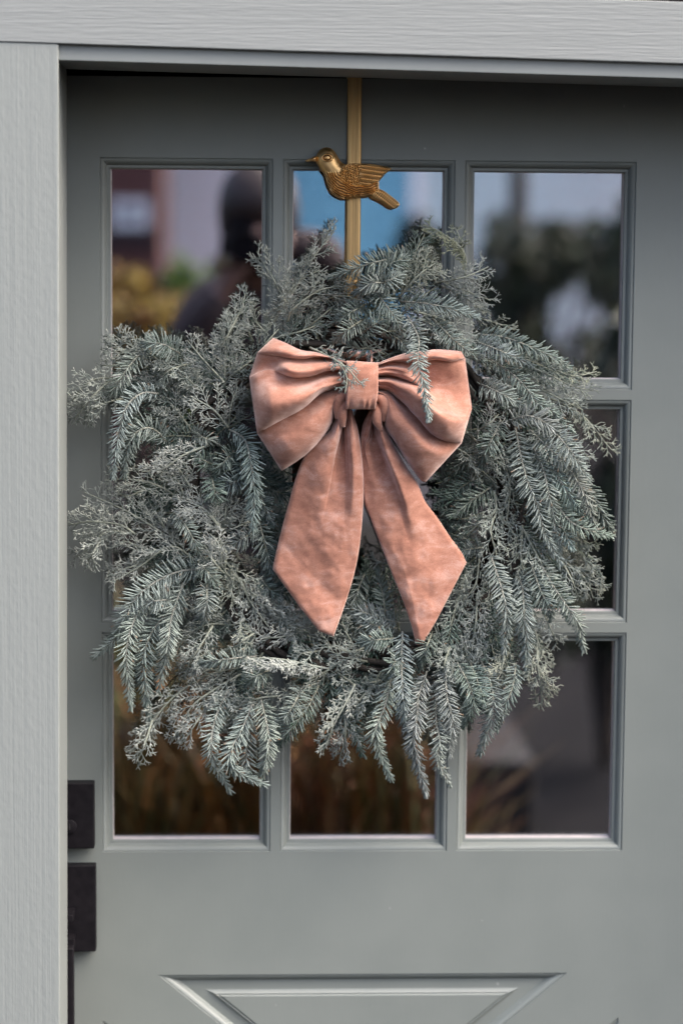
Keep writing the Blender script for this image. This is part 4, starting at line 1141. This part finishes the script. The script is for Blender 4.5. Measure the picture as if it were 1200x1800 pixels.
# houses across the street, each a real block with boards, roof and openings
def house(name, label, x0, x1, y, depth, h, mat_w, plank, roof_c, parts, seed):
    """Street front at distance y, planks laid as separate boards, gable roof, openings (kind, x0, x1, z0, z1, material)."""
    t = thing(name, label, 'house', ((x0 + x1) / 2, -y - depth / 2, 0))
    box('wall', x0, x1, -y - depth, -y, 0.003, h, mat_w, t)
    if plank:
        me = None; z = .05
        while z < h - .02:
            if me is None:
                o = mesh_obj('siding_plank', [(x0, -y + .026, 0), (x1, -y + .026, 0), (x1, -y + .006, plank * 1.04), (x0, -y + .006, plank * 1.04), (x0, -y - .002, 0), (x1, -y - .002, 0), (x1, -y - .002, plank * 1.04), (x0, -y - .002, plank * 1.04)],
                             [(0, 1, 2, 3), (0, 4, 5, 1), (3, 2, 6, 7), (0, 3, 7, 4), (1, 5, 6, 2)], mat_w)
                me = o
            else:
                o = me.copy(); COL.objects.link(o)
            o.location = (0, 0, z); attach(o, t); z += plank
    rm = noise_mat(name + ' roof', roof_c, tuple(q * 1.5 for q in roof_c), .9, (8, 8, 8))
    xm = (x0 + x1) / 2; e = .35
    v = [(x0 - e, -y + e, h - .05), (x1 + e, -y + e, h - .05), (x1 + e, -y - depth - e, h - .05), (x0 - e, -y - depth - e, h - .05), (x0 - e, -y - depth / 2, h + depth * .32), (x1 + e, -y - depth / 2, h + depth * .32)]
    mesh_obj('roof', v, [(0, 1, 5, 4), (2, 3, 4, 5), (0, 4, 3), (1, 2, 5), (0, 3, 2, 1)], rm, t)
    for kind, a, b, z0, z1, mt in parts:
        fr = box(kind, a, b, -y - .05, -y + .045, z0, z1, mt, t)
        if kind == 'window':
            box('pane', a + .07, b - .07, -y - .04, -y + .049, z0 + .07, z1 - .07, M['darkpane'], fr)
    return t


M['pale'] = noise_mat('pale grey boards', (.78, .69, .67), (.86, .77, .75), .6, (3, 3, 3))
M['white'] = noise_mat('white boards', (.76, .76, .80), (.84, .84, .88), .6, (3, 3, 3))
M['darkpane'] = noise_mat('far window', (.02, .022, .03), (.04, .04, .05), .1, (3, 3, 3))
M['blue'] = noise_mat('turquoise boards', (.13, .36, .52), (.17, .42, .58), .6, (2, 2, 2))
M['brick'] = noise_mat('red brown wall', (.075, .028, .024), (.125, .05, .045), .85, (6, 6, 18))
xq = lambda u, y: float(V(u, 434, y)[0])
house('brown_house', 'dark red-brown house mirrored at the left edge of the panes', xq(-420, 15), xq(283, 15), 15, 7, 4.2, M['brick'], 0, (.03, .025, .025),
      [('window', xq(196, 15), xq(262, 15), float(V(230, 400, 15)[2]), float(V(230, 352, 15)[2]), M['white']), ('belt_course', xq(-380, 15), xq(280, 15), float(V(230, 428, 15)[2]), float(V(230, 412, 15)[2]), M['darkpane'])], 1)
house('white_house', 'white boarded house front mirrored beside the photographer', xq(287, 17), xq(420, 17) + .3, 17, 6, 3.4, M['white'], .16, (.06, .06, .065), [], 2)
house('blue_house', 'turquoise blue lap sided house mirrored in the top middle pane', xq(430, 24), xq(722, 24), 24, 8, 5.0, M['blue'], .2, (.06, .06, .07),
      [('corner_board', xq(722, 24), xq(722, 24) + .14, .02, 4.9, M['white'])], 3)
house('pale_house', 'pale grey house behind the bushes in the upper right pane', xq(745, 30), xq(1500, 30), 30, 8, 4.4, M['pale'], .22, (.09, .09, .10),
      [('window', xq(1300, 30), xq(1360, 30), 1.2, 2.4, M['white'])], 4)

# warm autumn grasses and perennials in the bed before the door
GC = [[(.20, .10, .035), (.15, .11, .045), (.07, .08, .035)], [(.085, .095, .035), (.05, .07, .030), (.14, .10, .045)], [(.17, .075, .045), (.10, .055, .040), (.16, .115, .060)]]
def grass(centre, h, n, cols, seed, label):
    r = np.random.RandomState(seed)
    t = thing('grass_clump', label, 'grass', (centre[0], centre[1], 0), 'autumn grass clumps in the door bed')
    a = r.uniform(0, 2 * math.pi, n); sp = r.uniform(.05, .36, n) * h; hh = h * r.uniform(.55, 1.05, n)
    b = np.stack([centre[0] + r.normal(0, .05, n), centre[1] + r.normal(0, .05, n), np.zeros(n)], 1)
    dirv = np.stack([np.cos(a), np.sin(a), np.zeros(n)], 1); sdv = np.stack([-np.sin(a), np.cos(a), np.zeros(n)], 1)
    out = []
    for fr, w in ((0, .004), (.4, .0055), (.75, .0045), (1, .0008)):
        c_ = b + dirv * (sp * fr ** 1.9)[:, None] + np.array([0, 0, 1]) * (hh * (fr - .28 * fr ** 3) / .72)[:, None]
        out += [c_ - sdv * w, c_ + sdv * w]
    v = np.stack(out, 1).reshape(-1, 3); off = (np.arange(n) * 8)[:, None, None]
    f = (np.array([(2 * k, 2 * k + 1, 2 * k + 3, 2 * k + 2) for k in range(3)])[None] + off).reshape(-1, 4).tolist()
    cols = np.array(cols); cc = cols[r.randint(0, len(cols), n)] * r.uniform(.6, 1.3, (n, 1))
    mesh_obj('blades', v, f, M['leaf'], t, False, np.repeat(cc, 8, axis=0))
    return t


spots = [(215, 1.55, .92, 0), (270, 1.9, 1.0, 1), (330, 1.5, .80, 0), (385, 1.8, .92, 1), (440, 1.55, .85, 0), (500, 1.9, .98, 2), (545, 1.5, .88, 2), (600, 1.75, .98, 0), (655, 1.55, .92, 0), (668, 1.9, .98, 2), (690, 1.6, .80, 2), (240, 2.4, 1.05, 1), (350, 2.3, 1.0, 0), (620, 2.3, 1.05, 2)]
for k, (u, y, h, ci) in enumerate(spots):
    c = V(u, 1300, y); grass((c[0], -y), h, 260, GC[ci], 40 + k, ('clump of orange-brown autumn grass mirrored in the lower panes', 'clump of olive green autumn grass mirrored in the lower panes', 'clump of russet red autumn grass mirrored in the lower panes')[ci])
for k, (u, v_, y, r0, cols, lab) in enumerate((
        (235, 1345, 1.75, .15, [(.10, .11, .035), (.16, .12, .03), (.05, .06, .02)], 'low olive green shrub mirrored in the lower left pane'),
        (330, 1310, 1.65, .14, [(.22, .09, .03), (.14, .08, .03), (.05, .06, .03)], 'low rust brown shrub mirrored near the centre of the lower left pane'),
        (420, 1370, 1.75, .15, [(.08, .10, .045), (.05, .07, .035), (.17, .10, .04)], 'low dark green shrub mirrored at the inner edge of the lower left pane'),
        (560, 1345, 1.65, .15, [(.25, .12, .045), (.17, .06, .03), (.10, .09, .04)], 'low copper orange shrub mirrored in the lower middle pane'),
        (690, 1380, 1.75, .14, [(.13, .035, .04), (.08, .07, .035), (.16, .08, .05)], 'low burgundy shrub mirrored at the edge of the lower middle pane'))):
    c = V(u, v_, y); bush('autumn_shrub', lab, 'shrub', tuple(c), (r0, .16, r0 * .9), 300, .020, [tuple(1.5 * q for q in w_) for w_ in cols], 70 + k, 'autumn shrubs in the door bed')
# pale stone block by the path
a = V(826, 1300, 3.6); b = V(944, 1300, 3.6)
zt = float(V(880, 1345, 3.6)[2])
box_o = box('stone_block', a[0], b[0], -4.35, -3.6, 0.0, zt, noise_mat('pale stone', (.012, .011, .0115), (.020, .018, .018), .9, (9, 9, 9), 5.0, bump=.4, dist=.006), None, .012)
tag(box_o, 'pale grey stone block standing by the mirrored garden path', 'stone')

# ------------------------------------------------------------------ the photographer seen in the panes
def skin_mesh(name, joints, bones, mat, parent, root=0, sub=2):
    me = bpy.data.meshes.new(name)
    me.from_pydata([j[0] for j in joints], bones, [])
    o = bpy.data.objects.new(name, me); COL.objects.link(o)
    sk = o.modifiers.new('skin', 'SKIN'); sk.use_smooth_shade = True
    sv = me.skin_vertices[0].data if me.skin_vertices else None
    if sv is None:
        bpy.context.view_layer.objects.active = o
        sv = me.skin_vertices[0].data
    for i, j in enumerate(joints):
        r = j[1]; sv[i].radius = (r, r) if np.isscalar(r) else r
        sv[i].use_root = (i == root)
    sb = o.modifiers.new('sub', 'SUBSURF'); sb.levels = 1; sb.render_levels = sub
    me.materials.append(mat); attach(o, parent)
    return o


M['skin'] = noise_mat('skin', (.22, .125, .10), (.28, .165, .13), .55, (30, 30, 30))
M['coat'] = noise_mat('dark plum coat', (.032, .020, .020), (.050, .032, .032), .85, (60, 60, 60), bump=.3, dist=.003)
M['trouser'] = noise_mat('dark trousers', (.012, .012, .016), (.02, .02, .026), .85, (60, 60, 60))
M['hair'] = noise_mat('dark brown hair', (.024, .014, .012), (.05, .030, .024), .6, (200, 200, 30), bump=.4, dist=.002)
cx_, cy_, cz_ = CAM
pxm = 1 / 700.0
px0 = cx_ + (478 - 428) * pxm
person = thing('person', 'photographer in a dark plum coat holding a camera to the face, mirrored', 'person', (px0, cy_ - .24, 0))
hX, hY, hZ = cx_ + 26 * pxm, cy_ - .155, cz_ + .055
bY = cy_ - .25
J = []; Bn = []


def j(p, r, par=None):
    J.append((tuple(float(q) for q in p), r))
    if par is not None: Bn.append((par, len(J) - 1))
    return len(J) - 1


pel = j((px0, bY, .98), (.15, .11)); wa = j((px0, bY, 1.18), (.135, .10), pel); ch = j((px0, bY, 1.45), (.165, .115), wa)
nk = j((px0 - .01, bY + .02, 1.665), (.062, .062), ch); n2 = j((hX, hY - .015, 1.74), (.056, .06), nk)
hd = j((hX, hY, hZ - .05), (.070, .088), n2); hd2 = j((hX, hY - .005, hZ + .045), (.078, .095), hd); j((hX, hY - .01, hZ + .115), (.045, .06), hd2)
ns = j((hX, hY + .088, hZ - .01), .012, hd); j((hX, hY + .104, hZ - .03), .010, ns)
arms = {}
for s_, sh, el, wr_ in ((-1, (px0 - .155, bY + .02, 1.68), (px0 - .215, bY + .15, 1.53), (cx_ - .045, cy_ - .085, cz_ - .105)),
                        (1, (px0 + .15, bY + .02, 1.68), (px0 + .145, bY + .11, 1.785), (cx_ + .098, cy_ - .105, cz_ + .005))):
    a0 = j(sh, .062, ch); a1 = j(el, .046, a0); a2 = j(wr_, .030, a1)
    arms[s_] = (sh, el, wr_)
    # palm and five fingers curled round the camera
    if s_ < 0:
        pm = j((cx_ - .03, cy_ - .070, cz_ - .068), (.034, .018), a2)
        for k in range(4):
            k0 = j((cx_ - .052 + .022 * k, cy_ - .050 + .004 * k, cz_ - .055), .0095, pm)
            k1 = j((cx_ - .056 + .022 * k, cy_ - .030, cz_ - .046 + .002 * k), .0088, k0); j((cx_ - .056 + .022 * k, cy_ - .022, cz_ - .026 + .002 * k), .008, k1)
        k0 = j((cx_ - .062, cy_ - .080, cz_ - .05), .011, pm); j((cx_ - .058, cy_ - .082, cz_ - .012), .0095, k0)
    else:
        pm = j((cx_ + .082, cy_ - .085, cz_ + .012), (.018, .034), a2)
        for k in range(4):
            k0 = j((cx_ + .078, cy_ - .062, cz_ + .042 - .021 * k), .0095, pm)
            k1 = j((cx_ + .066, cy_ - .048, cz_ + .044 - .021 * k), .0088, k0); j((cx_ + .046, cy_ - .047, cz_ + .044 - .021 * k), .008, k1)
        k0 = j((cx_ + .074, cy_ - .108, cz_ + .03), .011, pm); j((cx_ + .050, cy_ - .112, cz_ + .045), .0095, k0)
for s_ in (-1, 1):
    hp_ = j((px0 + .09 * s_, bY, .93), .088, pel); kn = j((px0 + .11 * s_, bY + .03, .52), .060, hp_); an = j((px0 + .12 * s_, bY, .09), .040, kn)
    j((px0 + .14 * s_, bY + .16, .045), (.035, .045), an)
skin_mesh('body', J, Bn, M['skin'], person)
J, Bn = [], []
a = j((px0, bY, .80), (.19, .14)); b = j((px0, bY, 1.15), (.165, .125), a); c = j((px0, bY, 1.47), (.195, .14), b); cl = j((px0 - .005, bY + .012, 1.66), (.115, .10), c); j((px0 - .02, bY + .03, 1.745), (.085, .085), cl)
for s_ in (-1, 1):
    sh, el, wr_ = arms[s_]
    a0 = j(sh, .085, c); a1 = j(el, .066, a0); wv = np.array(el) * .04 + np.array(wr_) * .96; j(wv, .046, a1)
skin_mesh('coat', J, Bn, M['coat'], person)
J, Bn = [], []
a = j((px0, bY, .95), (.165, .125))
for s_ in (-1, 1):
    b = j((px0 + .095 * s_, bY, .88), .10, a); c = j((px0 + .11 * s_, bY + .03, .52), .075, b); j((px0 + .12 * s_, bY, .11), .058, c)
skin_mesh('trousers', J, Bn, M['trouser'], person)
rings = []
for k in range(13):
    th = math.pi * (k + .5) / 13
    ring = []
    for w in np.linspace(0, 2 * math.pi, 28, endpoint=False):
        q = Vector((math.sin(th) * math.cos(w), math.sin(th) * math.sin(w), math.cos(th)))
        lower = sstep(-.12, -.40, q.z) if q.y > .25 else 0.0            # the face stays free below the fringe
        n_ = 1 + .06 * noise.noise(Vector((q.x * 6, q.y * 6, q.z * 2)))
        r3 = Vector((.104, .120, .135 if q.z > 0 else .205)) * n_ * (1 - .45 * lower)
        ring.append((hX + q.x * r3.x, hY - .012 + q.y * r3.y, hZ + .04 + q.z * r3.z))
    rings.append(ring)
v, f = rings_mesh(rings, True, True)
outward(mesh_obj('hair', v, f, M['hair'], person, True))

camo = thing('photo_camera', 'black camera with a long lens held upright by the photographer', 'camera', (cx_, cy_ - .09, cz_ - .07))
box('camera_body', cx_ - .035, cx_ + .062, cy_ - .115, cy_ - .070, cz_ - .072, cz_ + .072, M['black'], camo, .008)
box('viewfinder', cx_ - .060, cx_ - .0355, cy_ - .125, cy_ - .060, cz_ - .022, cz_ + .022, M['black'], camo, .006)
lb = [(.040, -.0695), (.040, -.050), (.043, -.048), (.043, -.018), (.041, -.012), (.041, -.0075), (.036, -.0075), (.035, -.016)]
rings = [[(cx_ + r * math.cos(w), cy_ + y, cz_ + r * math.sin(w)) for w in np.linspace(0, 2 * math.pi, 32, endpoint=False)] for r, y in lb]
v, f = rings_mesh(rings); v2 = v; f.append(tuple(range(len(v) - 32, len(v))))
lensb = mesh_obj('lens_barrel', v, f, M['black'], camo, True, sharp=40)
